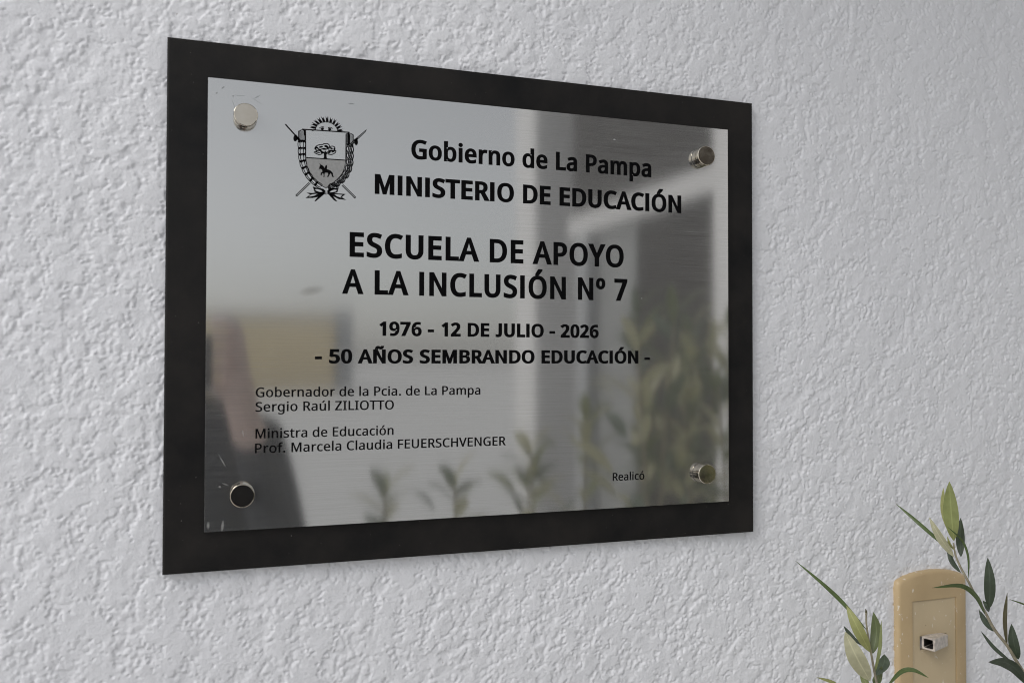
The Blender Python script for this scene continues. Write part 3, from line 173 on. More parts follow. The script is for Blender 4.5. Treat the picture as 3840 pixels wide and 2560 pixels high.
'0568,9398,-10522,9380,-10495,9437,-10466,9495,-10440,9556,-10426,9622,-10432,9688,-10452,9750,-10475,9809,-10495,9866;0:-10673,9879,-10713,9831,-10757,9782,-10797,9726,-10817,9659,-10805,9586,-10773,9516,-10735,9449,-10702,9383,-10633,9424,-10670,9489,-10711,9554,-10742,9613,-10754,9661,-10743,9703,-10713,9748,-10673,9798,-10635,9849;0:-10690,9848,-10666,9791,-10641,9735,-10621,9683,-10613,9634,-10620,9584,-10640,9530,-10666,9472,-10690,9413,-10645,9395,-10618,9452,-10588,9510,-10562,9571,-10549,9637,-10555,9703,-10574,9765,-10597,9823,-10618,9881;0:-10803,9894,-10842,9846,-10887,9797,-10927,9742,-10947,9674,-10935,9602,-10903,9532,-10865,9464,-10831,9399,-10763,9440,-10800,9505,-10840,9569,-10871,9628,-10883,9676,-10873,9718,-10843,9764,-10802,9813,-10764,9865;0:-10820,9863,-10796,9806,-10770,9750,-10750,9698,-10742,9650,-10750,9600,-10770,9546,-10796,9487,-10820,9428,-10774,9411,-10748,9467,-10718,9525,-10692,9586,-10679,9652,-10685,9718,-10704,9780,-10727,9839,-10747,9896;0:-10479,9907,-10498,9670,-10562,9483,-10520,9471,-10454,9664,-10435,9907;0:-10863,9957,-10930,9721,-10936,9520,-10891,9522,-10887,9716,-10820,9947;0:-10693,9420,-10741,9379,-10795,9338,-10846,9290,-10880,9225,-10884,9150,-10869,9071,-10847,8994,-10829,8920,-10754,8945,-10776,9019,-10800,9094,-10817,9161,-10818,9214,-10798,9255,-10759,9296,-10709,9338,-10661,9383;0:-10715,9393,-10705,9330,-10692,9267,-10685,9209,-10688,9157,-10706,9107,-10738,9055,-10776,9001,-10812,8946,-10771,8919,-10733,8972,-10692,9025,-10653,9082,-10626,9146,-10617,9214,-10622,9282,-10631,9346,-10638,9409;0:-10801,9458,-10850,9417,-10904,9376,-10954,9328,-10988,9264,-10992,9188,-10977,9110,-10955,9033,-10937,8959,-10862,8983,-10884,9058,-10909,9132,-10926,9199,-10926,9252,-10907,9294,-10868,9334,-10817,9376,-10770,9421;0:-10824,9432,-10813,9368,-10801,9306,-10793,9248,-10796,9196,-10815,9146,-10846,9094,-10884,9040,-10920,8985,-10880,8958,-10841,9010,-10800,9063,-10762,9120,-10734,9184,-10726,9252,-10731,9320,-10740,9385,-10747,9447;0:-10916,9499,-10965,9458,-11018,9417,-11069,9369,-11102,9304,-11107,9229,-11091,9151,-11070,9074,-11052,9000,-10977,9024,-10999,9099,-11023,9173,-11040,9240,-11041,9293,-11021,9334,-10982,9375,-10932,9417,-10884,9462;0:-10938,9472,-10928,9409,-10915,9346,-10908,9289,-10911,9236,-10929,9187,-10961,9135,-10999,9081,-11035,9025,-10994,8998,-10956,9051,-10915,9104,-10876,9161,-10849,9225,-10841,9293,-10845,9361,-10855,9425,-10862,9488;0:-10617,9451,-10687,9211,-10790,9033,-10752,9012,-10646,9196,-10575,9440;0:-10956,9575,-11073,9347,-11122,9143,-11079,9136,-11032,9333,-10917,9556;0:-10934,9005,-10989,8977,-11048,8951,-11106,8916,-11152,8862,-11171,8789,-11172,8710,-11167,8631,-11165,8556,-11088,8565,-11093,8641,-11102,8719,-11105,8786,-11095,8837,-11069,8871,-11024,8901,-10967,8929,-10913,8961;0:-10962,8983,-10965,8920,-10965,8857,-10969,8800,-10983,8751,-11010,8708,-11050,8666,-11097,8623,-11142,8578,-11110,8542,-11063,8584,-11013,8625,-10965,8671,-10926,8726,-10904,8790,-10895,8856,-10891,8921,-10885,8983;0:-11024,9064,-11079,9036,-11138,9010,-11196,8975,-11241,8921,-11261,8848,-11262,8769,-11257,8690,-11255,8615,-11177,8624,-11183,8700,-11192,8777,-11194,8845,-11185,8895,-11158,8930,-11113,8959,-11057,8988,-11003,9020;0:-11052,9042,-11055,8979,-11055,8916,-11059,8859,-11073,8810,-11100,8767,-11140,8725,-11187,8682,-11232,8637,-11200,8601,-11153,8642,-11103,8683,-11055,8729,-11016,8785,-10994,8849,-10985,8915,-10981,8979,-10975,9041;0:-11119,9126,-11174,9098,-11233,9072,-11291,9037,-11336,8983,-11356,8910,-11357,8831,-11351,8752,-11349,8677,-11272,8686,-11278,8762,-11287,8840,-11289,8907,-11280,8958,-11253,8992,-11208,9022,-11152,9050,-11098,9082;0:-11147,9104,-11150,9041,-11150,8978,-11154,8921,-11168,8872,-11195,8829,-11235,8787,-11282,8744,-11327,8700,-11295,8663,-11248,8705,-11198,8746,-11150,8792,-11111,8847,-11089,8911,-11080,8977,-11076,9042,-11070,9103;0:-10860,9018,-10974,8805,-11108,8658,-11076,8629,-10938,8781,-10821,8998;0:-11139,9206,-11296,901'
'5,-11384,8831,-11345,8814,-11260,8992,-11106,9179;0:-11246,8662,-11304,8647,-11366,8634,-11429,8613,-11484,8570,-11518,8502,-11536,8425,-11548,8346,-11562,8271,-11486,8263,-11475,8339,-11467,8417,-11455,8485,-11435,8532,-11403,8560,-11354,8579,-11294,8594,-11235,8613;0:-11277,8646,-11293,8585,-11307,8523,-11323,8468,-11346,8423,-11381,8386,-11429,8354,-11483,8322,-11536,8289,-11512,8246,-11459,8276,-11402,8305,-11346,8339,-11297,8385,-11262,8443,-11240,8506,-11222,8569,-11203,8629;0:-11315,8735,-11373,8720,-11435,8707,-11498,8686,-11553,8643,-11587,8576,-11605,8498,-11617,8419,-11631,8344,-11555,8336,-11544,8412,-11536,8491,-11524,8558,-11504,8605,-11472,8633,-11422,8652,-11363,8668,-11304,8687;0:-11346,8720,-11362,8658,-11376,8596,-11392,8541,-11415,8496,-11450,8459,-11497,8427,-11551,8395,-11604,8362,-11581,8319,-11527,8349,-11471,8378,-11415,8412,-11366,8458,-11331,8516,-11309,8580,-11291,8642,-11272,8702;0:-11387,8812,-11446,8797,-11508,8784,-11571,8763,-11626,8720,-11660,8653,-11678,8575,-11689,8496,-11703,8422,-11628,8414,-11617,8490,-11609,8568,-11597,8635,-11577,8683,-11544,8710,-11495,8729,-11435,8745,-11376,8764;0:-11419,8797,-11435,8735,-11449,8673,-11465,8618,-11488,8573,-11523,8537,-11570,8504,-11624,8473,-11677,8439,-11654,8396,-11600,8426,-11544,8456,-11488,8490,-11439,8536,-11404,8594,-11381,8657,-11364,8720,-11345,8779;0:-11174,8660,-11329,8476,-11488,8361,-11463,8325,-11300,8444,-11141,8632;0:-11387,8893,-11578,8740,-11702,8579,-11667,8553,-11548,8709,-11361,8858;0:-11619,8388,-11683,8381,-11751,8377,-11820,8364,-11886,8329,-11937,8266,-11974,8189,-12006,8109,-12039,8034,-11969,8007,-11939,8085,-11910,8165,-11881,8234,-11847,8281,-11803,8307,-11746,8320,-11680,8327,-11615,8338;0:-11650,8381,-11682,8319,-11712,8257,-11743,8201,-11780,8157,-11827,8123,-11885,8096,-11949,8071,-12012,8044,-11996,7998,-11933,8021,-11867,8043,-11801,8070,-11740,8109,-11691,8163,-11652,8224,-11618,8286,-11583,8345;0:-11668,8468,-11733,8461,-11800,8457,-11870,8444,-11936,8409,-11986,8346,-12024,8269,-12055,8189,-12089,8114,-12018,8087,-11988,8165,-11960,8245,-11930,8314,-11896,8361,-11853,8387,-11796,8400,-11730,8407,-11664,8418;0:-11699,8461,-11732,8399,-11762,8337,-11793,8281,-11829,8237,-11876,8203,-11934,8176,-11998,8151,-12061,8124,-12046,8078,-11982,8101,-11916,8123,-11850,8150,-11790,8189,-11740,8243,-11701,8305,-11668,8367,-11633,8425;0:-11720,8553,-11785,8545,-11852,8541,-11922,8529,-11988,8493,-12038,8431,-12076,8354,-12108,8274,-12141,8199,-12071,8172,-12040,8250,-12012,8330,-11982,8398,-11948,8446,-11905,8472,-11848,8485,-11782,8492,-11717,8503;0:-11752,8545,-11784,8484,-11814,8421,-11845,8366,-11882,8321,-11929,8288,-11986,8261,-12050,8236,-12113,8209,-12098,8162,-12034,8186,-11969,8208,-11903,8235,-11842,8274,-11792,8328,-11754,8389,-11720,8451,-11685,8510;0:-11544,8380,-11751,8212,-11945,8115,-11928,8075,-11729,8175,-11518,8346;0:-11696,8634,-11932,8503,-12100,8355,-12073,8322,-11909,8467,-11677,8595;0:-10834,11260,-10605,11217,-10351,11258,-10357,11325,-10600,11285,-10817,11326;0:-15021,12330,-14840,12129,-14097,11362,-14031,11431,-14775,12195,-14957,12393;0:-10176,11789,-10657,11348,-10618,11303,-10137,11745;0:-10107,11710,-10587,11269,-10548,11225,-10067,11666;0:-9456,12482,-9551,12332,-10145,11725,-10099,11680,-9517,12302,-9432,12470;0:-9453,12486,-9638,12324,-10176,11820,-10139,11780,-9611,12294,-9435,12466;0:-14170,11471,-14194,11368,-14241,11287,-14302,11242,-14365,11244,-14418,11290,-14450,11373,-14455,11476,-14432,11578,-14385,11660,-14324,11705,-14260,11704,-14207,11657,-14175,11574;0:-10037,11572,-10040,11471,-10068,11385,-10117,11331,-10177,11320,-10235,11354,-10281,11426,-10305,11523,-10302,11624,-10273,11710,-10224,11764,-10165,11775,-10106,11741,-10061,11669;0:-14263,11517,-14147,11297,-14009,11394,-14154,11595;0:-10087,11861,-10320,11715,-10262,11611,-10028,11756;0:-13392,8513,-14282,7570,-14244,7532,-13354,8476;0:-13324,8446,-14215,7503,-14177,7465,-13286,8409;0:-14257,7626,-14270,7469,-14217,7467,-142'
'04,7625;0:-11156,8408,-10260,7576,-10224,7615,-11120,8447;0:-11092,8478,-10195,7646,-10159,7685,-11057,8517;0:-10281,7582,-10181,7598,-10188,7665,-10288,7649;0:-13130,8228,-12864,8147,-12403,8113,-12305,7996,-12318,7737,-12668,7774,-13017,7861;2:-12999,8020,-12805,8062,-12572,7998,-12450,7897,-12669,7873,-12863,7930;0:-11352,8282,-11646,8198,-12037,8122,-12134,8007,-12123,7749,-11767,7856,-11448,7912;2:-11474,8074,-11670,8096,-11865,8014,-11997,7886,-11767,7921,-11586,7963;0:-12305,8020,-12154,8030,-12143,7768,-12220,7713,-12308,7748;2:-12271,8047,-12169,8054,-12191,7755,-12250,7741;0:-13556,7777,-13152,7773,-12426,7928,-12337,7746,-12763,7521,-13150,7428,-13607,7390,-13305,7655;2:-13286,7626,-13103,7687,-12803,7736,-13015,7594,-13391,7492;0:-12522,7783,-12347,7735,-12907,7225,-13013,7199,-12908,7383;0:-12084,7811,-11865,7925,-11472,7850,-10876,7848,-11141,7612,-10834,7432,-11347,7460,-11741,7634;2:-11668,7788,-11398,7775,-11093,7765,-11240,7626,-11151,7562,-11471,7641;0:-12074,7762,-11864,7776,-11444,7280,-11552,7298,-11690,7364;0:-12411,10220,-12182,10218,-12208,10474,-12150,10627,-11965,10801,-12029,10826,-12209,10663,-12297,10775,-12365,10660,-12565,10753,-12589,10702,-12393,10544,-12382,10371;0:-12989,10817,-12970,10865,-12955,10913,-12938,10954,-12910,10990,-12866,11024,-12808,11057,-12743,11087,-12682,11111,-12620,11126,-12554,11134,-12491,11141,-12439,11151,-12403,11174,-12392,11204,-12398,11202,-12391,11204,-12345,11214,-12281,11224,-12215,11228,-12162,11223,-12119,11208,-12078,11183,-12049,11155,-12036,11128,-12038,11095,-12055,11048,-12082,11000,-12113,10961,-12150,10932,-12196,10907,-12248,10887,-12299,10875,-12351,10875,-12410,10887,-12475,10898,-12546,10894,-12615,10864,-12678,10821,-12735,10783,-12784,10766,-12833,10773,-12886,10795,-12944,10826,-13002,10854,-13030,10798,-12973,10771,-12914,10739,-12852,10713,-12782,10705,-12712,10729,-12648,10770,-12589,10811,-12536,10835,-12483,10836,-12424,10826,-12361,10814,-12296,10814,-12234,10828,-12175,10851,-12120,10881,-12073,10919,-12033,10968,-12001,11026,-11979,11086,-11977,11144,-12000,11194,-12040,11233,-12090,11264,-12145,11284,-12210,11290,-12283,11285,-12351,11274,-12404,11263,-12439,11242,-12451,11212,-12446,11212,-12453,11209,-12495,11201,-12556,11195,-12627,11186,-12695,11169,-12762,11143,-12831,11112,-12896,11075,-12950,11033,-12988,10983,-13011,10931,-13026,10882,-13044,10835;0:-12010,10973,-11981,11001,-11954,11029,-11929,11051,-11900,11066,-11859,11075,-11809,11081,-11761,11080,-11725,11072,-11698,11055,-11675,11030,-11659,11001,-11653,10976,-11659,10945,-11675,10905,-11699,10870,-11722,10849,-11753,10843,-11800,10846,-11854,10854,-11907,10856,-11956,10844,-11997,10827,-12021,10818,-12019,10814,-12020,10832,-12016,10879,-12007,10937,-12000,10993,-12060,10997,-12067,10942,-12076,10882,-12081,10826,-12068,10776,-12022,10757,-11979,10769,-11941,10786,-11906,10795,-11864,10793,-11811,10785,-11754,10781,-11699,10794,-11655,10831,-11623,10879,-11601,10931,-11593,10981,-11602,11027,-11625,11069,-11658,11104,-11699,11129,-11750,11141,-11807,11142,-11865,11136,-11916,11123,-11959,11101,-11993,11072,-12021,11043,-12049,11017;0:-13046,10558,-13013,10581,-12980,10604,-12947,10626,-12914,10646,-12880,10665,-12847,10683,-12816,10696,-12782,10703,-12740,10703,-12690,10698,-12643,10688,-12606,10672,-12573,10647,-12542,10614,-12523,10583,-12521,10571,-12538,10555,-12584,10527,-12640,10503,-12688,10489,-12723,10487,-12758,10494,-12797,10508,-12841,10524,-12890,10543,-12941,10566,-12995,10591,-13048,10615,-13078,10554,-13025,10530,-12971,10505,-12918,10481,-12867,10461,-12822,10445,-12779,10430,-12732,10421,-12681,10423,-12622,10440,-12558,10468,-12500,10503,-12461,10550,-12461,10609,-12489,10657,-12528,10699,-12571,10731,-12620,10752,-12676,10764,-12732,10770,-12784,10769,-12830,10760,-12871,10743,-12908,10723,-12943,10704,-12978,10682,-13013,10659,-13047,10635,-13080,10612;0:-12116,10542,-12071,10592,-12028,10644,-11985,10689,-11940,10724,-11886,10748,-11824,10766,-11762'
',10779,-11707,10789,-11661,10797,-11624,10803,-11602,10802,-11602,10804,-11601,10793,-11607,10762,-11622,10724,-11645,10691,-11681,10658,-11731,10622,-11787,10591,-11838,10570,-11890,10561,-11946,10561,-12001,10565,-12045,10569,-12074,10573,-12090,10579,-12106,10587,-12126,10595,-12154,10532,-12136,10525,-12118,10517,-12092,10508,-12058,10502,-12011,10498,-11952,10494,-11888,10494,-11824,10506,-11762,10531,-11700,10566,-11643,10606,-11597,10648,-11565,10695,-11544,10747,-11535,10796,-11544,10841,-11581,10867,-11623,10870,-11667,10863,-11714,10855,-11769,10845,-11835,10831,-11905,10811,-11970,10781,-12026,10738,-12075,10687,-12119,10635,-12163,10585;0:-12761,10898,-12781,10871,-12822,10855,-12874,10854,-12927,10866,-12972,10891,-12998,10922,-13002,10954,-12981,10981,-12941,10997,-12889,10998,-12835,10986,-12791,10961,-12764,10930;0:-12448,11040,-12457,11011,-12492,10980,-12547,10952,-12611,10934,-12670,10929,-12714,10937,-12733,10958,-12724,10987,-12689,11018,-12634,11046,-12570,11064,-12511,11070,-12467,11061;0:-12126,11061,-12145,11028,-12184,11005,-12237,10996,-12293,11003,-12339,11024,-12369,11056,-12375,11092,-12356,11125,-12316,11148,-12263,11157,-12208,11150,-12161,11129,-12132,11097;0:-12534,10760,-12557,10744,-12606,10743,-12671,10755,-12739,10779,-12796,10809,-12832,10841,-12839,10866,-12816,10881,-12767,10883,-12702,10871,-12635,10847,-12577,10817,-12541,10785;0:-12225,10890,-12239,10858,-12279,10831,-12338,10813,-12403,10808,-12462,10816,-12502,10837,-12517,10866,-12503,10898,-12462,10925,-12404,10943,-12339,10948,-12280,10940,-12239,10919;0:-11779,10908,-11802,10889,-11840,10884,-11887,10893,-11933,10915,-11969,10945,-11988,10977,-11986,11006,-11964,11025,-11926,11030,-11879,11021,-11833,11000,-11797,10969,-11778,10937;0:-11637,10786,-11643,10761,-11672,10732,-11718,10703,-11772,10682,-11823,10672,-11862,10675,-11880,10690,-11875,10715,-11846,10744,-11800,10773,-11746,10794,-11695,10804,-11656,10801;0:-12640,10589,-12657,10571,-12700,10561,-12759,10560,-12822,10568,-12878,10584,-12915,10604,-12925,10625,-12907,10643,-12865,10653,-12806,10654,-12742,10646,-12687,10630,-12650,10610;0:-12451,10572,-12474,10555,-12510,10552,-12552,10564,-12591,10588,-12620,10620,-12634,10653,-12628,10681,-12605,10698,-12569,10701,-12528,10689,-12488,10665,-12459,10633,-12446,10600;0:-11915,10728,-11912,10704,-11927,10671,-11957,10636,-11996,10606,-12037,10586,-12071,10580,-12092,10590,-12095,10614,-12080,10646,-12050,10681,-12011,10712,-11970,10732,-11936,10738;0:-12087,10970,-12107,10925,-12136,10892,-12168,10877,-12197,10884,-12217,10911,-12224,10952,-12217,11000,-12197,11045,-12168,11078,-12136,11093,-12107,11086,-12087,11059,-12080,11018;0:-12841,10662,-12849,10644,-12874,10628,-12908,10618,-12947,10615,-12982,10620,-13006,10632,-13015,10648,-13007,10666,-12983,10682,-12948,10692,-12909,10695,-12874,10690,-12850,10678;0:-12923,10806,-12941,10799,-12965,10803,-12993,10818,-13017,10841,-13033,10868,-13039,10893,-13032,10911,-13015,10919,-12990,10915,-12963,10900,-12939,10876,-12922,10849,-12917,10825;0:-11638,10937,-11642,10902,-11656,10873,-11675,10856,-11697,10855,-11717,10868,-11731,10895,-11736,10929,-11731,10964,-11718,10993,-11698,11010,-11676,11012,-11656,10998,-11643,10971;0:-12717,9429,-12670,9680,-12593,9760,-12510,9751,-12388,9651,-12329,9541,-12281,9709,-12203,9789,-12169,9682,-12182,9492,-12055,9462,-11898,9389,-11775,9248,-11749,9076,-11675,8972,-11822,8981,-11872,9167,-11931,9237,-11994,9109,-12081,8953,-12179,8956,-12082,9102,-12117,9239,-12312,9235,-12345,9084,-12325,8946,-12442,8928,-12384,9031,-12434,9201,-12506,9161,-12540,9020,-12603,9056,-12599,9190,-12483,9297,-12523,9443,-12654,9483;0:-12698,9800,-12447,9609,-12426,9636,-12663,9845')
TALL = ([ (334.3,-174.3,95.1), (335.3,-180.5,95.3), (336.6,-185.6,95.7), (339.7,-192.8,96.6), (345.6,-204.1,98.5), (354.1,-215.9,96.9), (364.2,-228.9,95.9), (372.4,-242.2,96.4), (383.5,-255.2,97.9), (391.8,-267.3,98.4), (399.5,-278.0,98.7), (409.9,-294.0,99.9) ], [
  ([(334.5,-172.3,95.2), (327.6,-148.7,99.7), (319.8,-125.8,105.9)], 11.5, 'young', 0.00),
  ([(332.3,-168.2,94.6), (335.5,-151.4,85.4), (336.3,-134.2,84.0)], 6.4, 'yellow', 0.30),
  ([(331.4,-179.5,94.0), (318.0,-161.9,79.1), (312.3,-148.9,60.4)], 3.1, 'mid', 0.00),
  ([(334.6,-184.6,95.0), (319.5,-168.8,97.5), (309.9,-153.3,96.6)], 6.7, 'sage', 0.10),
  ([(339.7,-184.6,96.8), (345.8,-171.8,90.7), (349.0,-157.3,87.9)], 6.8, 'dark', 0.00),
  ([(345.4,-201.0,98.4), (338.4,-182.8,104.9), (331.6,-170.0,105.9), (317.0,-158.8,106.4)], 2.2, 'mid', 0.20),
  ([(339.6,-196.5,96.5), (342.5,-189.4,85.0), (342.8,-176.1,81.1)], 4.4, 'dark', 0.10),
  ([(366.9,-225.8,96.9), (361.5,-205.3,102.9), (360.5,-185.5,101.9)], 8.6, 'dark', 0.00),
  ([(364.0,-230.2,95.8), (349.4,-213.8,101.7), (333.3,-204.1,102.6), (308.3,-204.4,100.3)], 5.1, 'mid', 0.25),
  ([(366.8,-228.4,96.9), (377.4,-227.7,85.7), (376.5,-224.4,82.3)], 4.8, 'dark', 0.10),
  ([(371.9,-243.8,96.2), (374.3,-238.7,86.5), (372.1,-231.1,82.8)], 5.4, 'dark', 0.15),
  ([(383.5,-255.2,97.9), (377.9,-233.8,101.7), (375.6,-212.3,105.6)], 4.9, 'olive', 0.30),
  ([(404.0,-227.9,105.6), (405.7,-226.6,93.5), (397.1,-223.6,88.5)], 2.1, 'mid', 0.30),
  ([(393.5,-266.5,99.0), (385.8,-252.1,101.9), (383.1,-237.4,102.3)], 8.0, 'dark', 0.00),
  ([(390.5,-270.5,97.9), (380.6,-259.5,89.4), (372.8,-247.3,83.7)], 3.9, 'dark', 0.20),
  ([(404.9,-288.7,98.3), (386.1,-271.5,102.7), (372.1,-264.5,104.3), (356.5,-262.5,105.3)], 9.4, 'dark', 0.10),
  ([(334.8,-179.5,95.2), (327.0,-173.6,99.0), (325.0,-168.0,98.4)], 2.4, 'yellow', 0.20),
])
SHORT = ([ (268.9,-225.6,76.5), (269.4,-235.6,76.5), (271.7,-249.8,77.0), (275.1,-261.7,75.8), (278.4,-272.7,74.6), (281.2,-280.6,73.4), (287.0,-297.6,70.8) ], [
  ([(269.6,-238.6,76.5), (261.4,-222.1,61.3), (250.2,-209.2,53.4), (234.9,-192.5,37.9)], 3.7, 'mid', 0.10),
  ([(271.9,-254.9,77.0), (259.9,-236.1,78.5), (255.0,-220.1,71.8)], 9.1, 'yellow', 0.00),
  ([(276.2,-278.5,71.6), (256.5,-255.3,80.1), (245.8,-235.8,81.0)], 13.9, 'sage', 0.00),
  ([(265.9,-249.9,75.0), (267.8,-246.1,60.9), (264.2,-240.2,57.7)], 4.1, 'dark', 0.20),
  ([(275.3,-256.6,76.0), (280.7,-241.5,74.0), (278.5,-226.7,73.5)], 8.6, 'green', 0.00),
  ([(278.1,-272.7,74.5), (277.7,-251.2,81.2), (278.3,-230.4,81.9)], 3.4, 'pale', 0.20),
  ([(279.5,-273.7,75.0), (293.6,-268.6,67.3), (293.8,-261.8,67.5)], 9.5, 'greysage', 0.00),
  ([(288.8,-282.6,76.0), (289.5,-268.1,89.2), (295.0,-265.1,95.4), (301.0,-268.2,103.8)], 5.0, 'mid', 0.25),
  ([(260.7,-287.8,66.0), (245.2,-277.1,68.3), (231.5,-272.3,66.8)], 3.4, 'yellow', 0.20),
  ([(279.6,-281.6,72.8), (284.9,-278.9,70.4), (287.9,-268.6,71.7)], 7.2, 'green', 0.10),
  ([(277.2,-287.8,71.8), (277.5,-281.8,65.7), (273.5,-273.5,64.5)], 6.2, 'pale', 0.10),
  ([(268.9,-229.5,76.5), (269.1,-225.4,76.6), (268.5,-222.3,76.5)], 1.8, 'olive', 0.00),
])

# ------------------------------------------------------------------ materials
def make_wall_mat():
    q = NM('white_masonry_paint'); c = q.co()
    tone = q.noise(c, 2.3, 3); fine = q.noise(c, 900, 3, 0.6)
    specks = q.noise(c, 240, 1)
    base = q.ramp(tone, [(0.3, (0.715, 0.717, 0.742)), (0.7, (0.755, 0.757, 0.778))])
    dirt = q.rng(specks, 0.78, 0.83, 0.0, 0.5)
    q.set(Base_Color=q.mix(dirt, base, (0.30, 0.28, 0.26)), Roughness=0.55)
    q.b.inputs['Specular IOR Level'].default_value = 0.3
    mid = q.noise(c, 330, 2)
    q.bump(q.math('ADD', q.math('MULTIPLY', mid, 1.0), q.math('MULTIPLY', fine, 0.25)), 0.0007, 0.5)
    return q.m

def make_steel():
    q = NM('brushed_stainless_steel')
    uv = q.n('ShaderNodeUVMap', uv_map='plane')
    def mp(sx, sy):
        p = q.n('ShaderNodeMapping'); q.l(uv.outputs[0], p.inputs[0]); p.inputs['Scale'].default_value = (sx, sy, 1); return p.outputs[0]
    line = q.noise(mp(14, 2600), 1.0, 2, 0.6); line2 = q.noise(mp(22, 1100), 1.0, 3, 0.7); cloud = q.noise(mp(9, 9), 1.0, 3)
    lum = q.math('ADD', q.math('MULTIPLY', line, 0.5), q.math('MULTIPLY', line2, 0.5))
    basec = q.ramp(lum, [(0.28, (0.49, 0.488, 0.479)), (0.72, (0.515, 0.512, 0.50))])
    # handling marks: scuffs, a pencilled loop and a greasy smear, each with its own shape
    sep = q.n('ShaderNodeSeparateXYZ'); q.l(uv.outputs[0], sep.inputs[0])
    def spot(cx, cy, rx, ry, ang=0.0, soft=0.5):
        dx = q.math('SUBTRACT', sep.outputs[0], cx); dy = q.math('SUBTRACT', sep.outputs[1], cy)
        c_, s_ = math.cos(ang), math.sin(ang)
        a = q.math('DIVIDE', q.math('ADD', q.math('MULTIPLY', dx, c_), q.math('MULTIPLY', dy, s_)), rx)
        b = q.math('DIVIDE', q.math('SUBTRACT', q.math('MULTIPLY', dy, c_), q.math('MULTIPLY', dx, s_)), ry)
        r = q.math('SQRT', q.math('ADD', q.math('MULTIPLY', a, a), q.math('MULTIPLY', b, b)))
        return q.rng(r, 1.0, 1.0 - soft, 0.0, 1.0)
    def total(parts):
        t = parts[0]
        for p in parts[1:]: t = q.math('MAXIMUM', t, p)
        return t
    dark = total([q.math('MULTIPLY', spot(-.1315, .0105, .0100, .0040, .22, .95), 0.6), spot(-.1905, .1445, .0016, .0006, .8), spot(-.1945, .1405, .001, .0006, .6),
                  spot(-.1685, .1405, .0028, .0004, .55), spot(-.105, .142, .0026, .0006, .05), spot(-.184, .1395, .0007, .0007),
                  spot(-.1795, .1402, .0045, .0002, .06), spot(-.1835, .1335, .0055, .0002, -1.2), spot(-.1685, .1375, .0060, .0002, -.55)])
    lite = total([spot(-.1885, -.147, .0011, .0045, -.12, .6), spot(-.1905, -.121, .0009, .0009), spot(-.189, -.104, .0005, .006, .5, .8),
                  spot(-.176, -.086, .0004, .003, .2, .8), spot(-.187, -.1195, .003, .0006, -.4, .9),
                  spot(.1215, .0115, .0007, .0007), spot(.098, .134, .0013, .0006), spot(-.1975, -.146, .0012, .003, 0, .7)])
    basec = q.mix(q.math('MULTIPLY', dark, 0.55), basec, (0.16, 0.16, 0.16))
    basec = q.mix(q.math('MULTIPLY', lite, 0.38), basec, (0.78, 0.78, 0.77))
    q.set(Base_Color=basec, Metallic=1.0, Anisotropic=0.7, Anisotropic_Rotation=0.25)
    rg = q.math('ADD', q.rng(cloud, 0.3, 0.7, 0.056, 0.072), q.math('MULTIPLY', q.math('SUBTRACT', line, 0.5), 0.03))
    q.put(q.b, 'Roughness', q.math('ADD', rg, q.math('MULTIPLY', dark, 0.15)))
    tg = q.n('ShaderNodeTangent', direction_type='UV_MAP', uv_map='plane'); q.l(tg.outputs[0], q.b.inputs['Tangent'])
    nb = q.bump(q.math('ADD', line, q.math('MULTIPLY', line2, 0.5)), 0.00001, 0.2)
    # the brushed grain also scatters part of the light widely: a satin veil over the mirror image
    an = q.n('ShaderNodeBsdfAnisotropic'); q.put(an, 'Color', basec); an.inputs['Roughness'].default_value = 0.52
    an.inputs['Anisotropy'].default_value = 0.5; an.inputs['Rotation'].default_value = 0.25
    q.l(nb, an.inputs['Normal']); q.l(tg.outputs[0], an.inputs['Tangent'])
    ms = q.n('ShaderNodeMixShader'); q.put(ms, 0, q.math('ADD', q.rng(lum, 0.3, 0.7, 0.07, 0.27), q.math('MULTIPLY', lite, 0.45), True))
    q.l(q.b.outputs[0], ms.inputs[1]); q.l(an.outputs[0], ms.inputs[2]); q.l(ms.outputs[0], q.out.inputs['Surface'])
    return q.m

def make_board_mat():
    q = NM('matt_black_board'); c = q.co()
    cl = q.noise(c, 17, 6, 0.68); gr = q.noise(c, 700, 2); sp = q.noise(c, 520, 1)
    base = q.ramp(cl, [(0.32, (0.0028, 0.0029, 0.0033)), (0.70, (0.0175, 0.0152, 0.0135))])
    base = q.mix(q.rng(sp, 0.80, 0.84, 0, 0.6), base, (0.16, 0.15, 0.14))
    q.set(Base_Color=base, Roughness=q.rng(cl, 0.3, 0.7, 0.5, 0.62))
    q.b.inputs['Specular IOR Level'].default_value = 0.22
    q.bump(gr, 0.0002, 0.25); return q.m

def make_nickel():
    q = NM('polished_nickel'); c = q.co()
    f = q.noise(c, 160, 3); sc = q.noise(c, 1500, 2)
    q.set(Base_Color=q.ramp(f, [(0.3, (0.50, 0.45, 0.37)), (0.7, (0.56, 0.51, 0.43))]), Metallic=1.0, Roughness=q.rng(f, 0.3, 0.7, 0.05, 0.11))
    return q.m

def make_beige(name='aged_beige_plastic', lo=(0.44, 0.325, 0.18), hi=(0.53, 0.395, 0.225)):
    q = NM(name); c = q.co()
    t = q.noise(c, 24, 4); sp = q.noise(q.co((1, 1, 0.55), 'Object', (0, 0.5, 0)), 300, 2, 0.5); gr = q.noise(c, 1200, 2)
    base = q.ramp(t, [(0.3, lo), (0.7, hi)])
    base = q.mix(q.rng(sp, 0.69, 0.725, 0, 0.7), base, (0.72, 0.68, 0.60))
    base = q.mix(q.rng(q.noise(c, 260, 1), 0.80, 0.84, 0, 0.6), base, (0.12, 0.07, 0.03))
    q.set(Base_Color=base, Roughness=0.42); q.bump(gr, 0.0002, 0.25); return q.m

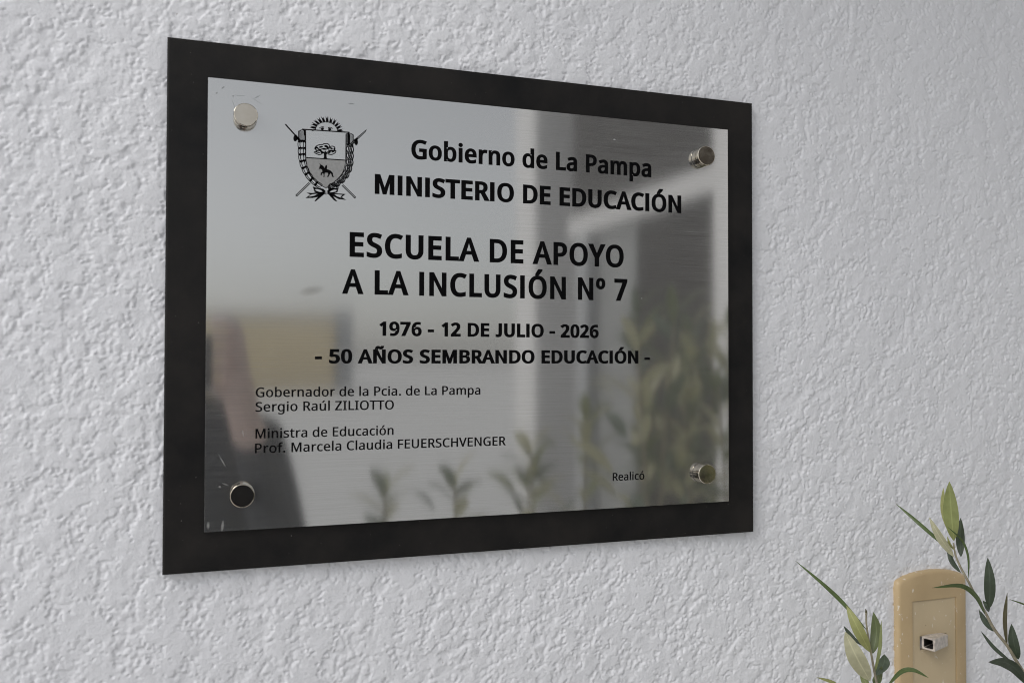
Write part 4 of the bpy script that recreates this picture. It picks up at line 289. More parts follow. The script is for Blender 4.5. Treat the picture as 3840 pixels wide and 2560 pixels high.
def make_leaf(name, top, under, rough=0.42):
    q = NM(name); c = q.co()
    f = q.noise(c, 130, 4, 0.6)
    vein = q.n('ShaderNodeUVMap', uv_map='blade'); sp = q.n('ShaderNodeSeparateXYZ'); q.l(vein.outputs[0], sp.inputs[0])
    rib = q.rng(q.math('ABSOLUTE', sp.outputs[0]), 0.0, 0.12, 1.0, 0.0)
    dk = tuple(x * 0.72 for x in top)
    a = q.mix(q.math('MULTIPLY', rib, 0.45), q.ramp(f, [(0.32, dk), (0.68, top)]), tuple(min(1, x * 1.7 + 0.03) for x in top))
    b = q.mix(q.math('MULTIPLY', rib, 0.35), q.ramp(f, [(0.32, tuple(x * 0.85 for x in under)), (0.68, under)]), tuple(min(1, x * 1.25) for x in under))
    g = q.n('ShaderNodeNewGeometry')
    q.set(Base_Color=q.mix(g.outputs['Backfacing'], a, b), Roughness=rough)
    q.bump(q.math('ADD', q.noise(c, 70, 3), q.math('MULTIPLY', q.noise(c, 420, 2), 0.25)), 0.0016, 0.45)
    # light passing through the blade
    tr = q.n('ShaderNodeBsdfTranslucent'); tr.inputs['Color'].default_value = (min(1, top[0]*1.5), min(1, top[1]*1.5), top[2], 1)
    ms = q.n('ShaderNodeMixShader'); ms.inputs[0].default_value = 0.22
    q.l(q.b.outputs[0], ms.inputs[1]); q.l(tr.outputs[0], ms.inputs[2]); q.l(ms.outputs[0], q.out.inputs['Surface'])
    return q.m

M_wall = make_wall_mat(); M_steel = make_steel(); M_board = make_board_mat(); M_nickel = make_nickel(); M_beige = make_beige(); M_panel = make_beige('faded_beige_panel', (0.50, 0.40, 0.255), (0.56, 0.45, 0.29))
M_ink = plain('black_enamel', (0.0022, 0.0022, 0.0026), 0.55, 0.15, 400)
M_ink.node_tree.nodes['Principled BSDF'].inputs['Specular IOR Level'].default_value = 0.06
M_etch = plain('grey_half_tone_enamel', (0.29, 0.29, 0.285), 0.5, 0.10, 500)
M_dark = plain('dark_slot', (0.015, 0.012, 0.010), 0.8)
M_lever = plain('worn_whitish_plastic', (0.52, 0.47, 0.42), 0.4, 0.28, 260)
M_concrete = plain('pale_concrete', (0.72, 0.715, 0.70), 0.85, 0.06, 1.2)
M_soil = plain('garden_soil', (0.09, 0.065, 0.045), 0.95, 0.35, 25)
M_white = plain('white_paint', (0.74, 0.73, 0.72), 0.6, 0.05, 3)
M_brown = plain('dark_brown_boards', (0.022, 0.017, 0.013), 0.7, 0.25, 6)
M_greyp = plain('grey_painted_metal', (0.28, 0.285, 0.28), 0.55, 0.1, 6)
M_bluegrey = plain('blue_grey_paint', (0.40, 0.41, 0.42), 0.55, 0.08, 4)
M_yellow = plain('ochre_render', (0.84, 0.70, 0.45), 0.85, 0.05, 1)
M_glass = plain('dark_window_glass', (0.03, 0.035, 0.04), 0.1)
M_roof = plain('grey_roof_slab', (0.30, 0.29, 0.28), 0.8)
M_bark = plain('olive_twig', (0.27, 0.24, 0.17), 0.7, 0.25, 300)
M_bark_g = plain('green_olive_twig', (0.22, 0.24, 0.10), 0.6, 0.2, 300)
LEAF = {
 'young': make_leaf('young_leaf', (0.29, 0.32, 0.13), (0.31, 0.34, 0.17)),
 'yellow': make_leaf('yellow_green_leaf', (0.35, 0.36, 0.155), (0.36, 0.38, 0.2)),
 'mid': make_leaf('mid_green_leaf', (0.085, 0.125, 0.04), (0.16, 0.20, 0.09)),
 'sage': make_leaf('sage_leaf', (0.54, 0.52, 0.37), (0.54, 0.53, 0.39), 0.6),
 'dark': make_leaf('dark_leaf', (0.055, 0.074, 0.050), (0.19, 0.21, 0.15)),
 'olive': make_leaf('brownish_leaf', (0.095, 0.085, 0.045), (0.14, 0.13, 0.08)),
 'green': make_leaf('green_leaf', (0.14, 0.17, 0.08), (0.21, 0.24, 0.14)),
 'pale': make_leaf('pale_leaf', (0.25, 0.28, 0.13), (0.28, 0.31, 0.17)),
 'greysage': make_leaf('grey_green_leaf', (0.13, 0.165, 0.125), (0.2, 0.23, 0.17), 0.6),
}

# ------------------------------------------------------------------ setting: ground
bm = bmesh.new(); bmesh.ops.create_grid(bm, x_segments=8, y_segments=8, size=400)
g = obj('ground', from_bm('ground', bm), M_concrete); tag(g, 'pale concrete pavement in front of the wall', None, None, 'structure')
bm = bmesh.new(); bmesh.ops.create_grid(bm, x_segments=40, y_segments=30, size=0.5)
rs = random.Random(2)
for v in bm.verts: v.co = Vector((v.co.x * 1.0 + 0.42, v.co.y * 0.85 - 0.46, 0.004 + rs.random() * 0.012))
g = obj('planting_bed', from_bm('planting_bed', bm), M_soil, smooth=True); tag(g, 'bare soil bed at the foot of the wall', None, None, 'structure')

# ------------------------------------------------------------------ the stucco wall: real relief
WALL_Z = -0.0098
def axis(lo, hi, flo, fhi, fine, mid, lim):
    a = list(np.arange(flo, fhi + fine/2, fine))
    x = flo
    pre = []
    while x - mid > lo: x -= mid; pre.append(x)
    a = pre[::-1] + a; x = a[-1]
    while x + mid < hi: x += mid; a.append(x)
    s = mid
    while a[0] > -lim: s *= 1.5; a.insert(0, a[0] - s)
    s = mid
    while a[-1] < lim: s *= 1.5; a.append(a[-1] + s)
    return np.array(a)
X0, X1, Y0, Y1, ST = -0.62, 0.92, -0.54, 0.52, 0.0006
def field():
    rng = np.random.default_rng(11)
    nx, ny = int((X1-X0)/ST)+1, int((Y1-Y0)/ST)+1
    fx = np.fft.fftfreq(nx, ST)[None, :]; fy = np.fft.fftfreq(ny, ST)[:, None]
    fr = np.sqrt(fx*fx + fy*fy)
    def band(l0, l1, seed):
        z = np.fft.fft2(np.random.default_rng(seed).standard_normal((ny, nx)))
        w = np.exp(-(fr*l0)**2) - np.exp(-(fr*l1)**2)
        r = np.fft.ifft2(z*w).real; return r / r.std()
    def blur(h, s): return np.fft.ifft2(np.fft.fft2(h) * np.exp(-2*(math.pi*fr*s)**2)).real
    warp = band(0.003, 0.011, 1); warp2 = band(0.0014, 0.004, 5)
    mask = np.clip(0.82 + 0.32*band(0.015, 0.1, 2), 0.25, 1.15)       # where the plaster came out rougher or smoother
    h = np.zeros((ny, nx))
    def splat(n, smin, smax, amp, asp, flat, seed, pw, wa, wb, keep=False):
        r = np.random.default_rng(seed)
        cx = r.uniform(X0, X1, n); cy = r.uniform(Y0, Y1, n)
        b = np.exp(r.uniform(math.log(smin), math.log(smax), n)); a = b * r.uniform(1.0, asp, n)
        th = np.radians(r.normal(66, 26, n)); am = amp * r.uniform(0.45, 1.0, n)
        for i in range(n):
            R_ = a[i] * 1.4
            i0, i1 = max(0, int((cx[i]-R_-X0)/ST)), min(nx, int((cx[i]+R_-X0)/ST)+2)
            j0, j1 = max(0, int((cy[i]-R_-Y0)/ST)), min(ny, int((cy[i]+R_-Y0)/ST)+2)
            if i1 - i0 < 2 or j1 - j0 < 2: continue
            xx = (X0 + np.arange(i0, i1)*ST - cx[i])[None, :]; yy = (Y0 + np.arange(j0, j1)*ST - cy[i])[:, None]
            c, s = math.cos(th[i]), math.sin(th[i])
            q = np.sqrt(((xx*c + yy*s)/a[i])**2 + ((yy*c - xx*s)/b[i])**2) + wa*warp[j0:j1, i0:i1] + wb*warp2[j0:j1, i0:i1]
            z = am[i] * (1.0 if keep else mask[j0:j1, i0:i1]) * np.clip(1 - np.clip(q, 0, None)**flat, 0, 1)**pw
            np.maximum(h[j0:j1, i0:i1], z, out=h[j0:j1, i0:i1])
    area = (X1-X0)*(Y1-Y0)
    splat(int(area*60000), 0.0012, 0.0026, 0.00100, 1.5, 2.3, 21, 0.6, 0.12, 0.05)
    splat(int(area*13000), 0.0022, 0.0046, 0.00112, 1.7, 4.0, 22, 0.55, 0.18, 0.06)
    splat(int(area*3300), 0.0038, 0.0105, 0.00104, 2.1, 10.0, 23, 0.6, 0.22, 0.07, True)
    h = np.where(h > 0.00078, 0.00078 + (h - 0.00078)*0.3, h)        # the trowel pressed the high spots into flat faces
    h = 1.12 * blur(h, 0.00038)
    h += 0.0001*band(0.010, 0.04, 7) + 0.00002*band(0.0016, 0.004, 8) + 0.0003*band(0.10, 0.5, 9)
    return h
def build_wall():
    h = field(); ny, nx = h.shape
    xs = axis(X0, X1, -0.36, 0.58, 0.0006, 0.0014, 6.0); ys = axis(Y0, Y1, -0.36, 0.33, 0.0006, 0.0014, 1.4)
    ys = np.concatenate([[-H0], ys[(ys > -H0 + 0.02) & (ys < 1.6)], [1.6]])
    gx = np.clip((xs - X0)/ST, 0, nx-1.001); gy = np.clip((ys - Y0)/ST, 0, ny-1.001)
    ix, iy = gx.astype(int), gy.astype(int); tx, ty = (gx-ix)[None, :], (gy-iy)[:, None]
    z = (h[np.ix_(iy, ix)]*(1-tx) + h[np.ix_(iy, ix+1)]*tx)*(1-ty) + (h[np.ix_(iy+1, ix)]*(1-tx) + h[np.ix_(iy+1, ix+1)]*tx)*ty
    inside = ((xs >= X0) & (xs <= X1))[None, :] & ((ys >= Y0) & (ys <= Y1))[:, None]
    z = np.where(inside, z, 0.0006)
    n, m_ = len(xs), len(ys)
    co = np.empty((m_, n, 3)); co[..., 0] = xs[None, :]; co[..., 1] = -(WALL_Z + z); co[..., 2] = ys[:, None] + H0
    idx = np.arange(n*m_).reshape(m_, n)
    q = np.stack([idx[:-1, :-1], idx[:-1, 1:], idx[1:, 1:], idx[1:, :-1]], -1).reshape(-1, 4)
    me = bpy.data.meshes.new('stucco_wall')
    me.vertices.add(n*m_); me.vertices.foreach_set('co', co.ravel())
    me.loops.add(q.size); me.loops.foreach_set('vertex_index', q.ravel().astype(np.int32))
    me.polygons.add(len(q)); me.polygons.foreach_set('loop_start', np.arange(0, q.size, 4, dtype=np.int32))
    me.polygons.foreach_set('use_smooth', np.ones(len(q), bool))
    me.update(calc_edges=True)
    o = obj('stucco_wall', me, M_wall)
    tag(o, 'white rough stucco wall behind the steel plaque', 'wall')
build_wall()

# ------------------------------------------------------------------ the street side, seen only mirrored in the steel; plus an unseen shading eave
p = thing('entrance_porch', V(1.6, -H0, 2.7), 'white entrance porch with a dark door, mirrored in the steel plate', 'porch')
box('lintel', M_white, p, 1.50, 1.70, 0.565, 0.66, 2.08, 3.42)
box('fascia', M_brown, p, 1.52, 1.72, 0.66, 2.3, 2.08, 3.40)
box('pillar', M_white, p, 1.49, 1.75, -H0, 2.3, 1.62, 2.078)
d_ = box('door', M_brown, p, 1.56, 1.62, -H0, 0.563, 2.08, 2.78); box('handle', M_nickel, d_, 1.53, 1.56, -0.5, -0.35, 2.68, 2.71)
box('side_panel', M_greyp, p, 1.55, 1.62, -H0, 0.563, 2.782, 3.19)
box('jamb', M_bluegrey, p, 1.50, 1.66, -H0, 0.563, 3.192, 3.30)
box('pillar', M_white, p, 1.48, 1.72, -H0, 2.2, 3.82, 4.14)
box('roof', M_roof, p, 1.40, 4.0, 2.3, 2.45, 1.5, 4.4)
box('wall', M_white, p, 1.80, 4.0, -H0, 2.3, 1.62, 1.80)

e_ = thing('shade_eave', V(2.6, 1.05, 0.3), 'unseen white eave added above the stucco wall to shade it', 'eave')  # added out of view; its extent is set to darken the wall's upper right
box('soffit', M_white, e_, -0.55, 6.0, 0.98, 1.03, 0.01, 0.72); box('gutter', M_white, e_, -0.55, 6.0, 1.032, 1.15, 0.60, 0.74)

h_ = thing('yellow_house', V(2.0, -H0, 42), 'low ochre house across the street, mirrored in the plate', 'house')
box('wall', M_yellow, h_, -6.0, 5.3, -H0, 1.75, 39.4, 46)
box('roof', M_roof, h_, -6.2, 5.35, 1.75, 1.95, 39.2, 46.2)
box('pier', M_bluegrey, h_, 5.352, 6.1, -H0, 2.1, 39.3, 40.5)
w_ = box('window', M_glass, h_, -4.2, -2.6, -0.6, 0.7, 39.36, 39.40); box('frame', M_white, w_, -4.3, -2.5, -0.7, -0.6, 39.3, 39.40)

# ------------------------------------------------------------------ the plaque
plaque = thing('memorial_plaque', V(0, 0, -0.0125), 'brushed steel school anniversary plaque screwed on a black board', 'plaque')
BW, BH = 0.4511, 0.3530
bm = box_bm(bmesh.new(), -BW/2, BW/2, -BH/2 - .0008, BH/2 - .0008, -0.0088, -0.0030)
fe = [e for e in bm.edges if all(v.co.y < V(0, 0, -0.0031).y for v in e.verts)]
bmesh.ops.bevel(bm, geom=fe, offset=0.0013, segments=3, affect='EDGES', profile=0.5)
obj('backing_board', from_bm('backing_board', bm), M_board, plaque)

PW, PH = 0.400, 0.3011
bm = box_bm(bmesh.new(), -PW/2, PW/2, -PH/2, PH/2, -0.0016, 0.0)
bmesh.ops.bevel(bm, geom=[e for e in bm.edges if all(v.co.y < V(0, 0, -0.001).y for v in e.verts)], offset=0.00025, segments=2, affect='EDGES')
me = from_bm('steel_plate', bm); uvl = me.uv_layers.new(name='plane')
for lp in me.loops:
    c = me.vertices[lp.vertex_index].co; uvl.data[lp.index].uv = (c.x, c.z - H0)
plate = obj('steel_plate', me, M_steel, plaque)

# ---- lettering
G = {}
for part in GLYPHS.split(';'):
    ch, adv, cs = part.split(':')
    cont = []
    for c in cs.split('/'):
        if c:
            a = [int(v) / 1000 for v in c.split(',')]; cont.append(list(zip(a[::2], a[1::2])))
    G[ch] = (int(adv) / 1000, cont)
PLAIN_I = (0.415, [[(0.130, 0), (0.130, 1), (0.258, 1), (0.258, 0)]])
hook = [(0.02 + 0.0, -0.005)]
JP = [(0.335, 1.0), (0.462, 1.0), (0.462, 0.27), (0.452, 0.16), (0.418, 0.075), (0.355, 0.015), (0.265, -0.012), (0.17, -0.012), (0.085, 0.006), (0.085, 0.118), (0.16, 0.100), (0.235, 0.102), (0.29, 0.128), (0.322, 0.180), (0.335, 0.26)]
PLAIN_J = (0.60, [JP])
G['M'] = (1.27, [[(.136,0),(.136,1),(.322,1),(.635,.215),(.950,1),(1.134,1),(1.134,0),(1.010,0),(1.010,.835),(.693,0),(.577,0),(.252,.835),(.252,0)]])
NP = [(.929,0),(.782,0),(.252,.822),(.252,0),(.136,0),(.136,1),(.282,1),(.811,.178),(.811,1),(.929,1)]
G['N'] = (1.064, [NP]); G['Ñ'] = (1.064, [NP, G['Ñ'][1][1]])
G['1'] = (.801, [[(.437,0),(.437,.85),(.270,.722),(.203,.805),(.453,1),(.555,1),(.555,0)]])
def offset(c, dx, dy):
    n = len(c); r = []
    for i in range(n):
        p0, p1, p2 = Vector(c[i-1]), Vector(c[i]), Vector(c[(i+1) % n])
        a, b = (p1-p0).normalized(), (p2-p1).normalized()
        na, nb = Vector((-a.y, a.x)), Vector((-b.y, b.x))
        inner = (p1-p0).x*(p2-p1).y - (p1-p0).y*(p2-p1).x > 0      # notches keep their full mitre
        k = (na + nb) / max(0.05 if inner else 0.4, 1 + na.dot(nb))
        r.append((p1.x + k.x*dx, p1.y + k.y*dy))
    return r
def fill_mesh(name, contours, z0, z1):
    cu = bpy.data.curves.new(name, 'CURVE'); cu.dimensions = '2D'; cu.fill_mode = 'BOTH'; cu.extrude = (z1 - z0)/2
    for c in contours:
        s = cu.splines.new('POLY'); s.points.add(len(c) - 1); s.use_cyclic_u = True
        for pt, q in zip(s.points, c): pt.co = (q[0], q[1], 0, 1)
    t = bpy.data.objects.new(name, cu); col.objects.link(t)
    bpy.context.view_layer.update()
    me = bpy.data.meshes.new_from_object(t.evaluated_get(bpy.context.evaluated_depsgraph_get()))
    bpy.data.objects.remove(t); bpy.data.curves.remove(cu)
    for v in me.vertices:
        x, y, z = v.co; v.co = V(x, y, (z0 + z1)/2 + z)
    me.name = name; return me
def line(text, x0, x1, base, cap, bold=0.0, by=None, space=1.0, plain_caps=True, track=0.0):
    """x0..x1 and base in mm on the plate, cap = height of the capitals in mm"""
    by = bold if by is None else by
    pen, cs = 0.0, []
    for ch in text:
        adv, cont = G[ch]
        if plain_caps and ch == 'I': adv, cont = PLAIN_I
        if plain_caps and ch == 'J': adv, cont = PLAIN_J
        for c in cont:
            area = sum(c[i-1][0]*c[i][1] - c[i][0]*c[i-1][1] for i in range(len(c)))
            g = (0.42 if ch == 'A' else 0.8) if area > 0 else 1.0          # counters close up less than the outline grows
            cs.append([(x + pen, (y + by)/(1 + 2*by)) for x, y in offset(c, bold*g, by*g)])
        pen += adv*(space if ch == ' ' else 1) + bold*1.1 + track
    lo = min(x for c in cs for x, y in c); hi = max(x for c in cs for x, y in c); k = (x1 - x0)/(hi - lo)
    cs = [[((x0 + (x - lo)*k)/1000, (base + y*cap)/1000) for x, y in c] for c in cs]
    obj('lettering', fill_mesh('lettering', cs, 0.00002, 0.00014), M_ink, plate)
line('Gobierno de La Pampa', -62.3, 130.0, 106.75, 13.9, 0.066, 0.042)
line('MINISTERIO DE EDUCACIÓN', -88.4, 156.7, 79.9, 14.1, 0.080, 0.048)
line('ESCUELA DE APOYO', -105.8, 105.9, 34.85, 17.3, 0.066, 0.044, track=0.04)
line('A LA INCLUSIÓN Nº 7', -110.9, 109.0, 8.95, 17.1, 0.066, 0.044, track=0.04)
line('1976 - 12 DE JULIO - 2026', -84.8, 84.6, -20.0, 10.1, 0.086, 0.055)
line('- 50 AÑOS SEMBRANDO EDUCACIÓN -', -129.1, 128.6, -39.45, 9.9, 0.086, 0.055)
for text, x0, x1, base in (('Gobernador de la Pcia. de La Pampa', -168.0, -10.2, -62.1), ('Sergio Raúl ZILIOTTO', -168.1, -74.1, -71.8),
                           ('Ministra de Educación', -168.0, -74.2, -89.75), ('Prof. Marcela Claudia FEUERSCHVENGER', -168.2, 9.5, -99.6)):
    line(text, x0, x1, base, 6.45, 0.030, 0.014, 1.0, False, 0.01)
line('Realicó', 96.5, 123.6, -129.6, 6.1, 0.024, 0.014, 0.9, False, 0.0)

# ---- engraved provincial crest: sun, shield with tree and rider, wreath, lances and bow
bm = bmesh.new()
for part in CREST.split(';'):
    k, s = part.split(':'); a = [int(v) / 100000 for v in s.split(',')]; pts = list(zip(a[::2], a[1::2]))
    z = {0: 0.00012, 1: 0.00004, 2: 0.00018}[int(k)]
    vs = [bm.verts.new(V(x, y, z)) for x, y in pts]
    for t in tessellate_polygon([[Vector((x, y, 0)) for x, y in pts]]):
        try: f = bm.faces.new([vs[i] for i in t])
        except ValueError: continue
        f.material_index = int(k)
        f.normal_update()
        if f.normal.y > 0: f.normal_flip()
me = bpy.data.meshes.new('crest'); bm.to_mesh(me); bm.free()
uvl = me.uv_layers.new(name='plane')
for lp in me.loops:
    c = me.vertices[lp.vertex_index].co; uvl.data[lp.index].uv = (c.x, c.z - H0)
obj('crest', me, [M_ink, M_etch, M_steel], plate)

# ---- four loose nickel screw caps, each a little askew on its collar
def screw_cap(x, y, tx, ty):
    n = Vector((tx, -1, ty)).normalized()              # the cap's face leans a little this way
    M = Matrix.Translation(V(x, y, 0)) @ Vector((0, -1, 0)).rotation_difference(n).to_matrix().to_4x4()
    z0 = 0.0033
    o = lathe('screw_cap', M_nickel, plaque, [(0, z0), (.0077, z0), (.0078, z0+.0003), (.0078, z0+.0038), (.0076, z0+.0041), (.0073, z0+.0042), (0, z0+.0042)], 96, M)
    Mc = Matrix.Translation(V(x, y, 0))
    lathe('collar', M_nickel, o, [(.0076, 0.00001), (.0076, .0024), (.0066, .0026), (.0066, .0040), (0, .0040)], 64, Mc)
screw_cap(-.1763, .1255, .03, .05); screw_cap(-.1760, -.1265, -.055, -.02); screw_cap(.1755, .1257, -.015, .03); screw_cap(.1757, -.1268, -.03, .01)

# ------------------------------------------------------------------ beige switch plate
sw = thing('light_switch', V(.410, -.286, -.012), 'beige plastic switch plate with a broken lever on the white wall', 'switch')
def arch(x0, x1, yt, ys, yb, r, n=14):
    """outline with a bowed top and bottom and rounded corners, clockwise from lower left"""
    cx, w = (x0+x1)/2, (x1-x0)/2
    pts = []
    for t in np.linspace(-1, 1, n*2+1):
        ax = max(-1, min(1, t)); e = abs(ax)**5
        pts.append((cx + w*math.sin(ax*math.pi/2)**1, yt - (yt-ys)*(0.55*abs(math.sin(ax*math.pi/2))**2.2 + 0.45*abs(ax)**14)))
    bot = [(x, yb + (yt - y)) for x, y in pts][::-1]
    return pts + bot
def ring(pts, inset):
    n = len(pts); r = []
    cx = sum(p[0] for p in pts)/n; cy = sum(p[1] for p in pts)/n
    xs = [p[0] for p in pts]; ys = [p[1] for p in pts]; w, h = (max(xs)-min(xs))/2, (max(ys)-min(ys))/2
    return [(cx + (x-cx)*(1-inset/w), cy + (y-cy)*(1-inset/h)) for x, y in pts]
out = arch(.3735, .4520, -.2232, -.2362, -.3600, .01)
bm = bmesh.new()
levels = [(0, -.0125), (0, -.0080), (.0006, -.0058), (.0018, -.0045), (.0034, -.0040)]
loops = [[bm.verts.new(V(x, y, z)) for x, y in ring(out, i)] for i, z in levels]
n = len(out)
for a, b in zip(loops, loops[1:]):
    for k in range(n): bm.faces.new((a[k], a[(k+1) % n], b[(k+1) % n], b[k]))
px0, px1, py1, py0 = .3893, .4388, -.2488, -.3320
rect = [(px0, py0), (px0, py1), (px1, py1), (px1, py0)]
hole = [bm.verts.new(V(x, y, -.0040)) for x, y in rect]; deep = [bm.verts.new(V(x, y, -.0056)) for x, y in rect]
flat = ring(out, .0034)
allv = loops[-1] + hole
for t in tessellate_polygon([[Vector((x, y, 0)) for x, y in flat], [Vector((x, y, 0)) for x, y in rect]]):
    try: bm.faces.new([allv[i] for i in t])
    except ValueError: pass
for k in range(4): bm.faces.new((hole[k], hole[(k+1) % 4], deep[(k+1) % 4], deep[k]))
obj('frame', from_bm('frame', bm), M_beige, sw, True).data.set_sharp_from_angle(angle=R(35))
# panel sunk in the frame with a slot for the lever
bm = bmesh.new()
hx0, hx1, hy1, hy0 = .3980, .4280, -.2802, -.2925
o_ = [bm.verts.new(V(x, y, -.0049)) for x, y in ((px0+.0005, py0+.0005), (px0+.0005, py1-.0005), (px1-.0005, py1-.0005), (px1-.0005, py0+.0005))]
i_ = [bm.verts.new(V(x, y, -.0049)) for x, y in ((hx0, hy0), (hx0, hy1), (hx1, hy1), (hx1, hy0))]
d2 = [bm.verts.new(V(x, y, -.0115)) for x, y in ((hx0, hy0), (hx0, hy1), (hx1, hy1), (hx1, hy0))]
d3 = [bm.verts.new(v.co + Vector((0, .0035, 0))) for v in o_]
for k in range(4):
    j = (k+1) % 4
    bm.faces.new((o_[k], o_[j], i_[j], i_[k])); bm.faces.new((i_[k], i_[j], d2[j], d2[k])); bm.faces.new((o_[k], o_[j], d3[j], d3[k]))
bm.faces.new(d2)
pn = obj('panel', from_bm('panel', bm), M_panel, sw)
box('slot_back', M_dark, sw, hx0-.001, hx1+.001, hy0-.001, hy1+.001, -.0124, -.0114)
# broken rocker lever: a hollow square stub leaning left out of the slot
bm = bmesh.new()
ax = Vector((-0.95, 0.0, 0.32)).normalized(); ay = Vector((0, 1, 0)); az = ax.cross(ay).normalized(); ay = az.cross(ax).normalized()
L = .0240; root = Vector((.3997, -.2846, .0030)) - ax*L
def sec(d, hw, hh): return [bm.verts.new(V(*(root + ax*d + az*(hw*sx) + ay*(hh*sy)))) for sx, sy in ((-1,-1),(1,-1),(1,1),(-1,1))]
s0 = sec(0, .0056, .0052); s1 = sec(L, .0058, .0055); s2 = sec(L, .0041, .0039); s3 = sec(L - .015, .0040, .0038)
for a, b in ((s0, s1), (s1, s2), (s2, s3)):
    for k in range(4): bm.faces.new((a[k], a[(k+1) % 4], b[(k+1) % 4], b[k]))
bm.faces.new(s0); fd = [bm.faces.new(s3)]
fd += [f for f in bm.faces if f is not fd[0] and all(v in s2 or v in s3 for v in f.verts) and not all(v in s2 for v in f.verts)]
for f in fd: f.material_index = 1
bmesh.ops.recalc_face_normals(bm, faces=bm.faces)
bmesh.ops.bevel(bm, geom=[e for e in bm.edges], offset=.0004, segments=2, affect='EDGES')
lv = obj('lever', from_bm('lever', bm), [M_lever, M_dark], sw)

# ------------------------------------------------------------------ olive shoots
def bez(P, t):
    P = [p.copy() for p in P]
    while len(P) > 1: P = [P[i].lerp(P[i+1], t) for i in range(len(P)-1)]
    return P[0]
def catmull(P, k=6):
    P = [2*P[0]-P[1]] + list(P) + [2*P[-1]-P[-2]]; r = []
    for i in range(1, len(P)-2):
        for j in range(k):
            t = j/k
            r.append(0.5*((2*P[i]) + (P[i+1]-P[i-1])*t + (2*P[i-1]-5*P[i]+4*P[i+1]-P[i+2])*t*t + (3*P[i]-P[i-1]-3*P[i+1]+P[i+2])*t**3))
    r.append(P[-2]); return r
def leaf_into(bm, uvl, pts, width, twist, toward, nseg=12, cup=0.16, wave=0.0, mi=0):
    """lanceolate blade along the points, its face turned towards the vector toward, then twisted"""
    cl = catmull(pts, 5) if len(pts) > 2 else [pts[0].lerp(pts[1], i/6) for i in range(7)]
    n = len(cl) - 1; rows = []
    for i, p in enumerate(cl):
        t = i/n
        d = (cl[min(i+1, n)] - cl[max(i-1, 0)]).normalized()
        nrm = (toward - d*toward.dot(d)).normalized(); side = d.cross(nrm)
        a = twist + wave*math.sin(t*5)
        s2_, n2 = side*math.cos(a) + nrm*math.sin(a), nrm*math.cos(a) - side*math.sin(a)
        w = width/2 * (math.sin(math.pi*min(1, max(0, t))**0.86)**0.78 if 0 < t < 1 else 0)
        w = max(w, width*0.035 if t < 0.5 else 0.00008)
        rows.append([bm.verts.new(p + s2_*(w*u) + n2*(abs(u)*w*cup*2)) for u in (-1, -0.5, 0, 0.5, 1)])
    for i in range(n):
        for k in range(4):
            f = bm.faces.new((rows[i][k], rows[i][k+1], rows[i+1][k+1], rows[i+1][k])); f.smooth = True; f.material_index = mi
            for lp, (u, t) in zip(f.loops, ((k/2-1, i/n), ((k+1)/2-1, i/n), ((k+1)/2-1, (i+1)/n), (k/2-1, (i+1)/n))): lp[uvl].uv = (u, t)
CAMP = V(-0.2005, -0.036, 0.616)
def mmv(p): return V(p[0]/1000, p[1]/1000, p[2]/1000)
rl = random.Random(5)
def shoot(data, label, foot):
    stem, leaves = data
    st = [mmv(p) for p in stem]
    root = thing('olive_shoot', V(*foot), label, 'plant')
    low = st[-1]; ft = V(*foot)
    path = catmull(st, 4) + [low.lerp(ft, t) + Vector((0.02*math.sin(t*5), 0.015*math.sin(t*4), 0)) for t in (0.12, 0.25, 0.4, 0.6, 0.8, 1.0)]
    nn = len(path)
    rad = [0.0006 + 0.00085*min(1, i/45) + (0.003*max(0, (i-46)/8) if i > 46 else 0) for i in range(nn)]
    k0 = 14
    obj('stem', from_bm('stem', tube_bm(bmesh.new(), path[::-1], rad[::-1], 8)), M_bark, root, True)
    for pts, w, colr, edge, *_ in leaves:
        P = [mmv(p) for p in pts]
        bm = bmesh.new(); uvl = bm.loops.layers.uv.new('blade')
        toward = (CAMP - P[0]).normalized()
        leaf_into(bm, uvl, P, w*0.93/1000, edge*2.2 + 0.15, toward, cup=0.13, wave=0.06)
        me = bpy.data.meshes.new('leaf'); bm.to_mesh(me); bm.free()
        obj('leaf', me, LEAF[colr], root)
    for q in range(26):                      # the leafy rest of the shoot, below the picture
        t = 0.04 + q*0.022
        b = low.lerp(ft, t) + Vector((0.02*math.sin(t*5), 0.015*math.sin(t*4), 0))
        a = q*2.4; dirv = Vector((math.cos(a)*0.75, math.sin(a)*0.75, 0.65)).normalized()
        L_ = rl.uniform(.035, .055)
        bm = bmesh.new(); uvl = bm.loops.layers.uv.new('blade')
        leaf_into(bm, uvl, [b, b + dirv*L_*0.55, b + dirv*L_ + Vector((0, 0, -0.006))], rl.uniform(.009, .013), 0.2, Vector((0, 0, 1)))
        me = bpy.data.meshes.new('leaf'); bm.to_mesh(me); bm.free()
        obj('leaf', me, LEAF[rl.choice(['dark', 'mid', 'green', 'dark'])], root)
shoot(TALL, 'tall leafy olive shoot leaning in front of the beige switch plate', (.46, -H0, .16))
shoot(SHORT, 'short pale olive shoot left of the beige switch plate', (.31, -H0, .14))

